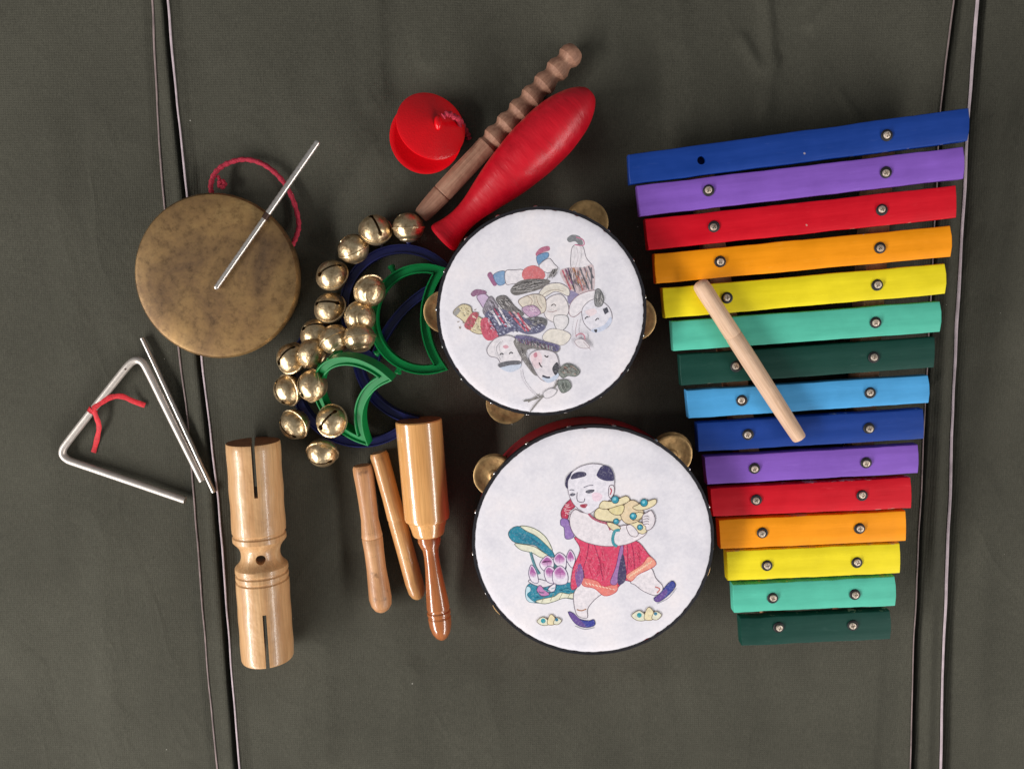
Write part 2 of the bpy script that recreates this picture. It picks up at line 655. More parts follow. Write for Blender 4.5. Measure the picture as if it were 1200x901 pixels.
CREASES = [((893, -60), (905, 75), 7, 0.0012), ((905, 75), (898, 130), 8, 0.0008), ((870, 45), (892, 82), 7, 0.0008),
           ((985, -10), (950, 30), 6, 0.0009), ((985, 110), (1012, 145), 4, 0.0006), ((432, -50), (440, 115), 14, 0.0011),
           ((520, -40), (505, 60), 18, 0.0008), ((700, -40), (720, 140), 22, 0.0010), ((780, -20), (800, 150), 16, 0.0008),
           ((480, 790), (470, 960), 16, 0.0007), ((560, 800), (575, 960), 22, 0.0007), ((760, 800), (775, 960), 20, 0.0008),
           ((1020, 760), (1012, 960), 14, 0.0011), ((380, 590), (372, 880), 22, 0.0007), ((110, 600), (130, 960), 18, 0.0008),
           ((60, 160), (85, 420), 20, 0.0009), ((1175, -30), (1165, 300), 16, 0.0012), ((1160, 560), (1150, 940), 16, 0.0012)]


def wrinkle(px, py, seed):
    q = Vector((px / 95.0, py / 260.0, seed))
    h = 0.0036 * noise.noise(q) + 0.0010 * noise.noise(Vector((px / 38.0, py / 90.0, seed + 4)))
    for a, b, w, amp in CREASES:
        d = seg_d(px, py, a, b)
        if d < 3 * w:
            h += 3.4 * amp * math.exp(-(d / w) ** 2)
    return h


def cloth_sheet(name, fl, fr, cols, ny, hf, mat, y0=-130, y1=1030, thick=0.0008):
    """cols: number of even columns, or (fine zone px, fine step px, coarse step px)"""
    V, F = [], []
    width0 = fr(450) - fl(450)
    if isinstance(cols, tuple):
        zone, fs, cs = cols
        ed = [i * fs for i in range(int(zone / fs))]
        nmid = int((width0 - 2 * zone) / cs)
        offs = [('l', e) for e in ed] + [('m', k / nmid) for k in range(nmid + 1)] + [('r', e) for e in reversed(ed)]
    else:
        zone = 0
        offs = [('m', k / cols) for k in range(cols + 1)]
    for j in range(ny + 1):
        py = y0 + (y1 - y0) * j / ny
        xl, xr = fl(py), fr(py)
        xl += 0.8 * noise.noise(Vector((py / 40, 1.3, 0)))
        xr += 0.8 * noise.noise(Vector((py / 40, 9.3, 0)))
        for (k, e) in offs:
            if k == 'l':
                px = xl + e
            elif k == 'r':
                px = xr - e
            else:
                px = xl + zone + (xr - xl - 2 * zone) * e
            p = P(px, py, 0)
            V.append((p.x, p.y, hf(px, py, px - xl, xr - px)))
    n = len(offs)
    for j in range(ny):
        for i in range(n - 1):
            F.append((j * n + i, j * n + i + 1, (j + 1) * n + i + 1, (j + 1) * n + i))
    for rg in ([j * n for j in range(ny + 1)], [j * n + n - 1 for j in range(ny + 1)]):
        b = len(V)
        for i in rg:
            v = V[i]
            V.append((v[0], v[1], v[2] - thick))
        for q in range(ny):
            F.append((rg[q], rg[q + 1], b + q + 1, b + q))
    return new_obj(name, V, F, mat, 60)


def step(a, b, x):
    t = max(0.0, min(1.0, (x - a) / (b - a)))
    return t * t * (3 - 2 * t)


def h_base(px, py, dl, dr):
    h = -0.0095 + 0.55 * wrinkle(px, py, 3.0)
    # sinks away where the wider cloth covers it, and just beyond its right edge
    inside = step(LL(py) + 2, LL(py) + 22, px) * (1 - step(LR(py) - 14, LR(py) + 16, px))
    return h - 0.016 * inside


def h_lower(px, py, dl, dr):
    h = -0.0042 + 0.3 * wrinkle(px, py, 7.0)
    d = min(dl, dr)
    eu = UL(py) - px                     # how far outside the upper cloth's left edge
    er = px - UR(py)                     # and its right edge
    if dr < 60:                          # soft roll of the right-hand strip
        k = 0.35 + 0.65 * step(60, 320, py)
        h += 0.0038 * math.exp(-((er - 21) / 8.0) ** 2) * k
    if dl < 40:
        h += 0.0012 * math.exp(-((eu - 13) / 6.0) ** 2)
    # the gap between the two tables swallows the cloth beside the upper length
    for e, w, dep in ((eu, 3.2, 0.012), (er, 3.2, 0.012)):
        h -= dep * math.exp(-((e - 2.5) / w) ** 2)
    if eu < 2.5 and er < 2.5:
        h = -0.0165
    return h


def h_upper(px, py, dl, dr):
    h = min(0.0008, -0.0015 + wrinkle(px, py, 1.0))
    d = min(dl, dr)
    if d < 14:
        h = h * (d / 14) + 0.0010 * (1 - d / 14) ** 1.5
    return h


base = cloth_sheet('ground_cloth', lambda y: -260, lambda y: 1460, 344, 116, h_base, M_cloth, -260, 1160)
tag(base, kind='structure')


def selvedge(parent, f, hf_z, w, mat, z_up=0.0006, off=0.0):
    pts = []
    for k in range(120):
        py = -130 + 1160 * k / 119
        px = f(py) + off + 0.8 * noise.noise(Vector((py / 40, 1.3 if f in (UL, LL) else 9.3, 0)))
        p = P(px, py, 0)
        p.z = hf_z(px, py) + z_up
        pts.append(p)
    rad = [1 + 0.4 * noise.noise(Vector((k * 0.09, 2.2, 0))) for k in range(120)]
    V, F = tube(pts, w, 0.00025, 8, rad)
    return put(new_obj('selvedge', V, F, mat), parent)


low = cloth_sheet('cloth_runner', LL, LR, (64, 1.3, 12), 200, h_lower, M_cloth)
tag(low, 'wide olive cloth length peeping out under the long edges of the narrower cloth', 'cloth', 'lengths of olive cloth')
selvedge(low, LL, lambda x, y: h_lower(x, y, 0, 500), 0.0007, M_selv_dull)
selvedge(low, LR, lambda x, y: h_lower(x, y, 500, 0), 0.00125, M_selv)
up = cloth_sheet('cloth_runner', UL, UR, (30, 2.0, 4), 220, h_upper, M_cloth)
tag(up, 'olive cloth length on top, carrying the drums, bells and xylophone', 'cloth', 'lengths of olive cloth')
selvedge(up, UL, lambda x, y: 0.0010, 0.0008, M_selv, 0.0003)
selvedge(up, UR, lambda x, y: 0.0010, 0.0006, M_selv_dull, 0.0003)
Z_LEFT = -0.0098          # level of the lower cloth at the far left

# ------------------------------------------------------------------ gong
zt = 0.0235
gc = P(252.5, 324, zt)
GR = L(96.5, zt, 324)
root = thing('gong', (gc.x, gc.y, 0), 'round aged bronze gong with a red hanging cord', 'gong')
prof = [(zt + 0.0012, 0), (zt + 0.0011, GR * 0.3), (zt + 0.0006, GR * 0.7), (zt, GR * 0.93), (zt - 0.0008, GR * 0.975),
        (zt - 0.003, GR * 0.998), (zt - 0.006, GR), (0.010, GR * 0.985), (0.0006, GR * 0.955), (0.0006, GR * 0.935),
        (0.012, GR * 0.962), (zt - 0.005, GR * 0.965), (zt - 0.0022, GR * 0.9), (zt - 0.0012, 0)]
V, F = lathe(prof, 96)
put(new_obj('disc', V, F, M_bronze, 35), root, Matrix.Translation((gc.x, gc.y, 0)))
cpts = [P(249, 229, 0.008), P(247, 218, 0.008), P(252, 203, 0.0075), P(266, 192, 0.006), P(288, 187, 0.005), P(311, 194, 0.006),
        P(331, 212, 0.006), P(344, 236, 0.006), P(350, 262, 0.007), P(347, 278, 0.009), P(341, 290, 0.012)]
V, F = tube(catmull(cpts, 8), 0.0021, 0.0021, 10,
            [1 + 0.16 * math.sin(i * 1.9) for i in range(81)])
put(new_obj('cord', V, F, M_cord), root)
kn = []
for k in range(5):
    c = P(260 + 3.2 * math.cos(k * 1.26), 216 + 3.2 * math.sin(k * 1.26), 0.006 + 0.001 * (k % 2))
    kn.append(moved(lathe([(-0.0024, 0), (-0.0018, 0.0016), (0, 0.0024), (0.0018, 0.0016), (0.0024, 0)], 10), Matrix.Translation(c)))
V, F = join(kn + [tube([P(255, 206, 0.006), P(258, 212, 0.006), P(260, 217, 0.006)], 0.0015)])
put(new_obj('knot', V, F, M_cord), root)


def rod(name, A, B, prof, mat, n=20, wob=0.0):
    V, F = lathe(prof, n, wob)
    o = new_obj(name, V, F, mat, 40)
    o.matrix_basis = axis_m(A, B)
    return o


# ribbed striker lying across the gong
A, B = P(373, 166, 0.0262), P(252.5, 338.5, 0.0272)
ln = (B - A).length
prof = [(0, 0), (0, 0.0021), (0.0006, 0.0026)]
n = 70
for i in range(1, n):
    t = i / n
    r = 0.00255 if t < 0.5 else 0.0022
    prof.append((ln * t, r * (1.0 + (0.05 if i % 2 else -0.05))))
prof += [(ln - 0.0005, 0.0020), (ln, 0.0015), (ln, 0)]
root = thing('striker_rod', (A.x, A.y, 0), 'thin silver metal rod lying across the bronze gong', 'rod')
put(rod('shaft', A, B, prof, M_chrome), root)
mid = A.lerp(B, 0.5)
d = (B - A).normalized()
put(rod('joint', mid - d * 0.003, mid + d * 0.003, [(0, 0.0022), (0.0005, 0.0027), (0.0055, 0.0027), (0.006, 0.0022)], M_darkmetal), root)

# ------------------------------------------------------------------ triangle
tz = Z_LEFT + 0.0034
tri = [P(237.5, 563.5, tz + 0.0062), P(200, 489, tz + 0.0036), P(172, 432, tz + 0.003), P(167.5, 424.5, tz + 0.003), P(161, 421, tz + 0.003),
       P(153.5, 424.5, tz + 0.003), P(146, 433, tz + 0.003), P(112, 476, tz + 0.002), P(79, 518, tz + 0.002), P(73.5, 526, tz + 0.002), P(73, 533, tz + 0.002),
       P(79, 539, tz + 0.002), P(88, 542, tz + 0.002), P(150, 563, tz + 0.002), P(217, 586, tz + 0.003)]
pts = []
for a, b in zip(tri, tri[1:]):
    for k in range(4):
        pts.append(a.lerp(b, k / 4))
pts.append(tri[-1])
for _ in range(3):
    pts = [pts[0]] + [(pts[i - 1] + pts[i] * 2 + pts[i + 1]) / 4 for i in range(1, len(pts) - 1)] + [pts[-1]]
root = thing('triangle', (P(140, 520).x, P(140, 520).y, Z_LEFT), 'bent steel triangle tied with a red ribbon', 'triangle')
V, F = tube(pts, 0.0033, 0.0033, 16)
put(new_obj('bar', V, F, M_steel, 50), root)
hp = P(147, 432.5, tz + 0.0058)
V, F = lathe([(0, 0.0009), (0.0004, 0.0009)], 12)
put(new_obj('hole', V, F, M_darkmetal), root, Matrix.Translation(hp))


def ribbon(name, pl, w, mat, parent):
    pts = catmull(pl, 8)
    V, F = tube(pts, w, 0.0005, 10, [1 + 0.25 * noise.noise(Vector((i * 0.23, 3, 1))) for i in range(len(pts))])
    return put(new_obj(name, V, F, mat), parent)


z0 = Z_LEFT + 0.0012
ribbon('ribbon', [P(109, 479, tz + 0.0055), P(118, 472, tz + 0.005), P(130, 465.5, tz + 0.004), P(143, 464.5, tz + 0.003),
                  P(156, 470, tz), P(170, 475, z0)], 0.0024, M_ribbon, root)
ribbon('ribbon', [P(109, 479, tz + 0.0055), P(113, 489, tz + 0.004), P(116, 500, tz + 0.001), P(113.5, 515, z0), P(109.5, 530, z0)], 0.0023, M_ribbon, root)
wrap = []
dr = (P(112, 476, tz) - P(79, 518, tz)).normalized()
wp = [(0.0, 0.0039)]
V, F = lathe([(-0.0024, 0.0030), (-0.002, 0.0041), (-0.0006, 0.0037), (0.0006, 0.0042), (0.002, 0.004), (0.0024, 0.003)], 16, 0.1)
o = new_obj('knot', V, F, M_ribbon, 50)
cpt = P(108.5, 480.5, tz + 0.002)
put(o, root, axis_m(cpt, cpt + dr))

A, B = P(166.5, 395.5, Z_LEFT + 0.003), P(251, 577, 0.0032)
ln = (B - A).length
prof = [(0, 0), (0, 0.0016), (0.0006, 0.0022)] + [(ln * i / 60, 0.0021 + (0.00012 if i % 2 else 0)) for i in range(1, 60)] + [(ln - 0.0006, 0.0021), (ln, 0.0016), (ln, 0)]
tag(rod('triangle_beater', A, B, prof, M_chrome, 16), 'thin silver metal beater lying alongside the steel triangle', 'beater')

# ------------------------------------------------------------------ two-tone wood block
zc = 0.0224
A, B = P(296.5, 517.5, zc), P(314, 770, zc)
ln = (B - A).length
R = L(30.3, zc, 640)
q = lambda y: ln * (y - 517.5) / (770 - 517.5)
prof = [(0, R * 0.985), (0.0008, R)]
for i in range(1, 12):
    prof.append((q(517.5 + i * 8.6), R * (1 + 0.012 * math.sin(i * 1.3))))
prof += [(q(619), R * 1.0), (q(620.5), R * 0.955), (q(622.5), R * 0.955), (q(624), R * 1.0), (q(629), R * 1.0), (q(631), R * 0.95), (q(634), R * 0.86),
         (q(638), R * 0.775), (q(643), R * 0.735), (q(648), R * 0.735), (q(652), R * 0.77), (q(656), R * 0.86), (q(658.5), R * 0.96), (q(660), R * 0.995), (q(665), R),
         (q(666), R * 0.955), (q(667.5), R * 0.955), (q(669), R), (q(673), R), (q(674), R * 0.955), (q(675.5), R * 0.955), (q(677), R)]
for i in range(1, 11):
    prof.append((q(677 + i * 9), R * (1 + 0.008 * math.sin(i * 1.7))))
prof += [(ln - 0.001, R * 0.985), (ln, R * 0.965)]
V, F = lathe(prof, 48, 0.012, 2)
block = new_obj('wood_block', V, F, M_block, 32)
block.data.materials.append(M_endwood)
block.matrix_basis = axis_m(A, B)
# local x is horizontal, y is up or down; cut both saw slots and the waist hole
rz = Matrix.Rotation(math.radians(-17), 4, 'Z')
cuts = [moved(box(-0.0015, 0.0015, -0.03, 0.03, -0.005, q(575)), rz), moved(box(-0.0016, 0.0016, -0.03, 0.03, q(708), ln + 0.005), rz)]
hole = moved(lathe([(-0.03, 0.0042), (0.03, 0.0042)], 24), Matrix.Translation((0, 0, q(647))) @ rz @ Matrix.Rotation(math.pi / 2, 4, 'X'))
cut(block, cuts + [hole], 32)
for p in block.data.polygons:
    if p.center.z < 0.0003 and abs(p.normal.z) > 0.9:
        p.material_index = 1
tag(block, 'pale varnished wooden two-tone block with saw slots and a narrow waist', 'wood block')

# ------------------------------------------------------------------ tone block with a handle
zc = 0.0205
A, B = P(490.5, 492, zc), P(518.5, 750, zc)
Bm = P(501.5, 617, zc)
d1 = (Bm - A).normalized()
R = L(27, zc, 550)
hl = (Bm - A).length
root = thing('tone_block', (Bm.x, Bm.y, 0), 'glossy blond wooden cylinder tone block with a turned reddish handle', 'tone block')
prof = [(0, 0), (0, R * 0.96), (0.001, R), (hl * 0.9, R * 0.99), (hl * 0.925, R * 0.96), (hl * 0.94, R * 0.86), (hl * 1.0, R * 0.76), (hl * 1.06, R * 0.70),
        (hl * 1.075, R * 0.66), (hl * 1.08, R * 0.4), (hl * 1.08, 0)]
V, F = lathe(prof, 56)
o = new_obj('barrel', V, F, M_barrel, 32)
o.data.materials.append(M_endwood)
for p in o.data.polygons:
    if p.center.z < 0.0003:
        p.material_index = 1
put(o, root, axis_m(A, Bm))
Ah = Bm + d1 * (hl * 0.07)
hl2 = (B - Ah).length
rp = lambda px: L(px, zc, 690)
prof = [(0, 0), (0, rp(11)), (hl2 * 0.02, rp(13.2)), (hl2 * 0.06, rp(13.6)), (hl2 * 0.10, rp(12)), (hl2 * 0.14, rp(9.6)), (hl2 * 0.2, rp(8.8)), (hl2 * 0.3, rp(9.2)),
        (hl2 * 0.45, rp(10.8)), (hl2 * 0.6, rp(12.8)), (hl2 * 0.69, rp(13.6)), (hl2 * 0.70, rp(12.9)), (hl2 * 0.715, rp(12.9)), (hl2 * 0.725, rp(14)), (hl2 * 0.745, rp(14)),
        (hl2 * 0.755, rp(13)), (hl2 * 0.77, rp(13)), (hl2 * 0.78, rp(13.8)), (hl2 * 0.85, rp(13.2)), (hl2 * 0.92, rp(11)), (hl2 * 0.965, rp(7.6)), (hl2 * 0.99, rp(3.8)), (hl2, 0)]
V, F = lathe(prof, 40)
put(new_obj('handle', V, F, M_handle, 32), root, axis_m(Ah, B))

# ------------------------------------------------------------------ claves
zc = 0.0095
A, B = P(425, 545, zc), P(448, 717, zc)
ln = (B - A).length
rp = lambda px: L(px, zc, 620)
prof = [(0, 0), (0, rp(10.4)), (ln * 0.015, rp(11.8)), (ln * 0.06, rp(12.2)), (ln * 0.14, rp(11.2)), (ln * 0.25, rp(10.4)), (ln * 0.36, rp(10.3)), (ln * 0.45, rp(11.6)),
        (ln * 0.477, rp(12.3)), (ln * 0.484, rp(11.5)), (ln * 0.492, rp(12.2)), (ln * 0.58, rp(11.4)), (ln * 0.7, rp(11.6)), (ln * 0.82, rp(12.6)), (ln * 0.9, rp(13.2)), (ln * 0.95, rp(12)),
        (ln * 0.98, rp(8.5)), (ln * 0.995, rp(4.5)), (ln, 0)]
V, F = lathe(prof, 36, 0.06, 1)
o = new_obj('clave', V, F, M_clave, 45)
o.matrix_basis = axis_m(A, B)
tag(o, 'bumpy brown wooden rhythm stick with a groove round its middle', 'rhythm stick', 'pair of wooden rhythm sticks')
zc = 0.0085
A, B = P(443.5, 530, zc), P(491, 702, zc)
ln = (B - A).length
prof = [(0, 0), (0, rp(9.6)), (ln * 0.02, rp(10.8)), (ln * 0.1, rp(10.6)), (ln * 0.3, rp(10.2)), (ln * 0.44, rp(10.9)), (ln * 0.451, rp(10.2)), (ln * 0.46, rp(10.8)), (ln * 0.7, rp(10.3)), (ln * 0.88, rp(10.8)),
        (ln * 0.95, rp(9.8)), (ln * 0.98, rp(7.2)), (ln * 0.995, rp(4)), (ln, 0)]
V, F = lathe(prof, 36, 0.05, 5)
o = new_obj('clave', V, F, M_clave2, 45)
o.matrix_basis = axis_m(A, B)
tag(o, 'smooth golden wooden rhythm stick lying against the handled tone block', 'rhythm stick', 'pair of wooden rhythm sticks')

# ------------------------------------------------------------------ ridged scraper and red shaker
zc = 0.0100
A, B = P(493, 253.5, zc), P(675.5, 58, zc)
ln = (B - A).length
rp = lambda px: L(px, zc, 150)
prof = [(0, 0), (0, rp(8.5)), (ln * 0.012, rp(10)), (ln * 0.06, rp(11.2)), (ln * 0.135, rp(12)), (ln * 0.14, rp(11.3)), (ln * 0.146, rp(12)), (ln * 0.26, rp(12.2)), (ln * 0.38, rp(11.8)), (ln * 0.43, rp(12.4)), (ln * 0.437, rp(11.4))]
t = 0.443
st = (1.0 - 0.443) / 7
for k in range(7):
    a = t + k * st
    prof += [(ln * (a + st * 0.04), rp(10.2)), (ln * (a + st * 0.14), rp(10.6)), (ln * (a + st * 0.36), rp(13.6)), (ln * (a + st * 0.62), rp(13.7)), (ln * (a + st * 0.9), rp(10.8))]
prof += [(ln * 0.997, rp(9.5)), (ln, rp(8)), (ln, 0)]
V, F = lathe(prof, 18, 0.03, 3)
o = new_obj('scraper_stick', V, F, M_guiro, 28)
o.matrix_basis = axis_m(A, B)
tag(o, 'brown wooden scraper stick with turned ridges above its plain handle', 'scraper')

A, B = P(517.5, 281, 0.0155), P(693, 108, 0.0305)
ln = (B - A).length
rp = lambda px: L(px, 0.024, 190)
prof = [(0, 0), (0.0004, rp(17)), (0.0012, rp(19.4)), (0.0035, rp(20)), (ln * 0.04, rp(18.8)), (ln * 0.09, rp(15.8)), (ln * 0.15, rp(14.6)), (ln * 0.22, rp(16.2)), (ln * 0.3, rp(20.4)),
        (ln * 0.4, rp(26)), (ln * 0.5, rp(30)), (ln * 0.6, rp(32.4)), (ln * 0.7, rp(33)), (ln * 0.78, rp(31.6)), (ln * 0.85, rp(28.4)), (ln * 0.91, rp(23.4)), (ln * 0.955, rp(17.4)), (ln * 0.985, rp(11)),
        (ln * 0.997, rp(6)), (ln, 0)]
fine = []
for (a, b) in zip(prof, prof[1:]):
    fine.append(a)
fine.append(prof[-1])
# smooth the long profile
sm = catmull([Vector((z, r, 0)) for z, r in prof[3:]], 4)
prof = prof[:3] + [(v.x, max(v.y, 0)) for v in sm[:-1]] + [(ln, 0)]
V, F = lathe(prof, 56, 0.015, 4)
o = new_obj('red_shaker', V, F, M_red, 50)
o.matrix_basis = axis_m(A, B)
tag(o, 'glossy red club-shaped wooden shaker lying beside the scraper stick', 'shaker')

# ------------------------------------------------------------------ castanet
root = thing('castanet', (P(500, 158).x, P(500, 158).y, 0), 'red plastic castanet with its two shells half open', 'castanet')
R = L(42.5, 0.01, 155)


def shell(R, h):
    pr = [(h, 0)]
    for k in range(1, 12):
        a = k / 12 * math.pi / 2
        pr.append((h * (0.15 + 0.85 * (1 - k / 12) ** 0.85 * (0.4 + 0.6 * math.cos(a))), R * (0.35 * k / 12 + 0.65 * math.sin(a)) * 0.99))
    pr += [(h * 0.12, R), (0.0, R), (0.0, R * 0.93), (0.001, R * 0.85), (h * 0.5, R * 0.5), (h * 0.6, 0)]
    return lathe(pr, 64)


V, F = shell(R, 0.0110)
lo = new_obj('shell', V, F, M_redplastic, 50)
c = P(499, 160.5, 0.0112)
put(lo, root, Matrix.Translation(c) @ Matrix.Rotation(math.pi, 4, 'X'))
hd = Vector((0.80, 0.60, 0)).normalized()          # towards the hinge
ax = Vector((0, 0, 1)).cross(hd)
Mu = Matrix.Translation(P(505, 148.5, 0.0262)) @ Matrix.Rotation(math.radians(29), 4, ax)
V, F = shell(R * 0.96, 0.0085)
us = new_obj('shell', V, F, M_redplastic, 50)
put(us, root, Mu)
kV, kF = lathe([(0, 0.0042), (0.002, 0.004), (0.0036, 0.0028), (0.0044, 0)], 20)
kb = new_obj('knob', [(v[0] * 0.8, v[1] * 1.5, v[2]) for v in kV], kF, M_redplastic, 50)
put(kb, us, Mu @ Matrix.Translation((0.0035, -0.0005, 0.0078)))
pts = catmull([P(519, 137, 0.034), P(525, 133.5, 0.033), P(532, 137, 0.029), P(538.5, 141, 0.021), P(543, 149, 0.010), P(548, 158, 0.003), P(550, 164, 0.0022)], 6)
V, F = tube(pts, 0.0022, 0.0022, 8, [1 + 0.3 * math.sin(i * 1.7) for i in range(len(pts))])
put(new_obj('cord', V, F, M_cord), root)
pts = catmull([P(537, 140, 0.0235), P(539, 148, 0.018), P(546, 157, 0.003)], 6)
V, F = tube(pts, 0.0016, 0.0016, 8)
put(new_obj('cord', V, F, M_cord), root)

# ------------------------------------------------------------------ bells
def make_bell():
    pr = [(0.93, 0)]
    for k in range(1, 13):
        a = k / 13 * math.pi / 2
        pr.append((0.93 * math.cos(a), math.sin(a)))
    pr += [(0.07, 1.0), (0.05, 1.07), (-0.05, 1.07), (-0.07, 0.99)]
    for k in range(1, 12):
        a = math.pi / 2 + k / 12 * math.pi / 2
        z_, r_ = 0.80 * math.cos(a) - 0.06, 0.98 * math.sin(a)
        if k == 7:
            pr += [(z_ + 0.02, r_ + 0.02), (z_ - 0.06, r_ - 0.01)]
        else:
            pr.append((z_ - (0.05 if k > 7 else 0), r_))
    pr.append((-0.92, 0))
    V, F = lathe(pr, 40)
    o = new_obj('bell', V, F, M_brass, 42)
    inner = lathe([(0.84, 0)] + [(0.84 * math.cos(k / 12 * math.pi), 0.9 * math.sin(k / 12 * math.pi)) for k in range(1, 12)] + [(-0.84, 0)], 28)
    slot = box(-0.72, 0.72, -0.075, 0.075, 0.2, 1.3)
    h1 = moved(lathe([(0.2, 0.17), (1.3, 0.17)], 18), Matrix.Translation((0.60, 0, 0)))
    h2 = moved(lathe([(0.2, 0.13), (1.3, 0.13)], 18), Matrix.Translation((-0.72, 0, 0)))
    cut(o, [inner, slot, h1, h2], 42)
    return o


bell0 = make_bell()
bell_mesh = bell0.data
bpy.data.objects.remove(bell0)


def add_bell(root, px, py, z, pole, roll, r=0.0134):
    o = bpy.data.objects.new('bell', bell_mesh)
    COL.objects.link(o)
    c = P(px, py, z)
    M = axis_m(c, c + Vector(pole), roll) @ Matrix.Diagonal((r, r, r, 1))
    put(o, root, M)
    return o


def d_ring(R, half, grip_in, n=44):
    """handle outline: round arc with a concave grip facing +x"""
    pts = []
    for k in range(n + 1):
        a = half + (2 * math.pi - 2 * half) * k / n
        pts.append(Vector((R * math.cos(a), R * math.sin(a))))
    h0, h1 = pts[-1], pts[0]
    # concave arc from h0 back to h1 passing (grip_in, 0)
    sag = h0.x - grip_in
    c = abs(h0.y)
    rad = (c * c + sag * sag) / (2 * sag)
    cx = grip_in + rad
    a0 = math.atan2(h0.y, h0.x - cx)
    a1 = math.atan2(h1.y, h1.x - cx)
    if a0 > 0:
        a0 -= 2 * math.pi
    if a1 > 0:
        a1 -= 2 * math.pi
    for k in range(1, 18):
        a = a0 + (a1 - a0) * k / 18
        pts.append(Vector((cx + rad * math.cos(a), rad * math.sin(a))))
    return pts[::-1]


def handle(root, M, Rpx, mat, half=58, w=10.5, tall=0.011, grip=0.02):
    R = Rpx * S
    hw = w * S / 2
    rim = 0.0011
    prof = [(-hw, 0), (hw, 0), (hw, tall), (hw - rim, tall), (hw - rim - 0.0004, tall - 0.0022), (-hw + rim + 0.0004, tall - 0.0022), (-hw + rim, tall), (-hw, tall)]
    V, F = sweep_planar(d_ring(R - hw, math.radians(half), R * grip), prof)
    return put(new_obj('grip_ring', V, F, mat, 30), root, M)


def clip(root, A, B, mat, r=0.0021):
    d = (B - A)
    ln = d.length
    V, F = lathe([(0, r * 0.9), (ln * 0.6, r), (ln * 0.85, r * 1.35), (ln, r * 1.1), (ln, 0)], 12)
    return put(new_obj('clip', V, F, mat, 40), root, axis_m(A, B))


def pole_dir(az, up):
    a = math.radians(az)
    c = math.sqrt(1 - up * up)
    return Vector((c * math.cos(a), c * math.sin(a), up))


def bell_set(name, cx, cy, zr, Rpx, ang, mat, label, bells, tilt=None, half=58, grip=0.02, tall=0.011):
    c = P(cx, cy, zr)
    root = thing(name, (c.x, c.y, 0), label, 'hand bells', 'hand bells in a heap')
    M = Matrix.Translation(c) @ (tilt or Matrix.Identity(4)) @ Matrix.Rotation(math.radians(ang), 4, 'Z')
    k = L(1, zr, cy) / S
    handle(root, M, Rpx * k, mat, half=half, grip=grip, tall=tall)
    for (px, py, z, upv, roll, az) in bells:
        pole = pole_dir(az, upv)
        add_bell(root, px, py, z, pole, roll)
        b = P(px, py, z)
        back = b - pole * 0.0105
        # attachment point on the ring
        loc = M.inverted() @ b
        a = math.atan2(loc.y, loc.x)
        ra = M @ Vector((Rpx * k * S * 0.985 * math.cos(a), Rpx * k * S * 0.985 * math.sin(a), 0.0055))
        clip(root, ra, back, mat)
    return root, M


# navy pair underneath, green pair on top
bell_set('hand_bells', 474, 361, 0.0006, 73, -45, M_navy, 'navy blue handle of brass jingle bells beside the upper tambourine',
         [(440, 270, 0.0150, 0.84, -0.85, 75), (478.5, 267, 0.0142, 0.08, 0.3, 92), (414.5, 292, 0.0142, 0.42, 0.1, 112), (389.5, 323, 0.0142, 0.85, 0.25, 105),
          (387, 361, 0.0142, 0.86, -0.35, 110), (371, 391, 0.0142, 0.72, 0.05, 98)], half=75)
bell_set('hand_bells', 424, 441, 0.0006, 82, 20, M_navy, 'navy blue handle of brass jingle bells lying lowest beside the slotted wood block',
         [(342, 420, 0.0142, 0.86, 0.0, 140), (338, 457, 0.0142, 0.74, 0.1, 195), (345.5, 497, 0.0142, 0.78, 0.2, 215), (378, 530, 0.0142, 0.74, 0.0, 268)], half=60)
bell_set('hand_bells', 498, 374, 0.0122, 64, 0, M_green, 'green plastic hand bell ring lying flat against the upper tambourine',
         [(433.5, 341, 0.0250, -0.80, 0.5, 150), (422, 372, 0.0250, -0.78, 1.2, 180), (421, 396, 0.0345, -0.22, 1.0, 100)], half=71)
tilt = Matrix.Rotation(math.radians(34), 4, Vector((0.78, -0.62, 0)))
bell_set('hand_bells', 427, 466, 0.0330, 62, -27, M_green, 'green plastic hand bell ring tipped up on the heaped bells above the rhythm sticks',
         [(389, 493, 0.0310, 0.95, 0.0, 140), (393, 398, 0.0300, -0.3, 1.2, 120), (366, 414, 0.0230, 0.2, 0.6, 150), (366, 452, 0.0330, 0.62, 0.4, 170)], tilt=tilt, half=71, tall=0.0085)
# bare clips on the flat green ring
root = [o for o in bpy.data.objects if o.name == 'hand_bells.002'][0]
for (x0, y0, x1, y1) in ((463, 322, 458, 311), (469, 428, 466, 438), (447, 409, 440, 415)):
    clip(root, P(x0, y0, 0.018), P(x1, y1, 0.018), M_green, 0.0024)

# ------------------------------------------------------------------ tambourines
def ring_seg(r0, r1, z0, z1, a0, a1, n):
    V, F = [], []
    full = abs(a1 - a0 - 2 * math.pi) < 1e-6
    m = n if full else n + 1
    for i in range(m):
        a = a0 + (a1 - a0) * i / n
        c, s = math.cos(a), math.sin(a)
        V += [(r0 * c, r0 * s, z0), (r1 * c, r1 * s, z0), (r1 * c, r1 * s, z1), (r0 * c, r0 * s, z1)]
    for i in range(n):
        j = (i + 1) % m
        for k in range(4):
            l = (k + 1) % 4
            F.append((i * 4 + k, i * 4 + l, j * 4 + l, j * 4 + k))
    if not full:
        F.append((0, 1, 2, 3))
        e = (m - 1) * 4
        F.append((e, e + 1, e + 2, e + 3))
    return V, F


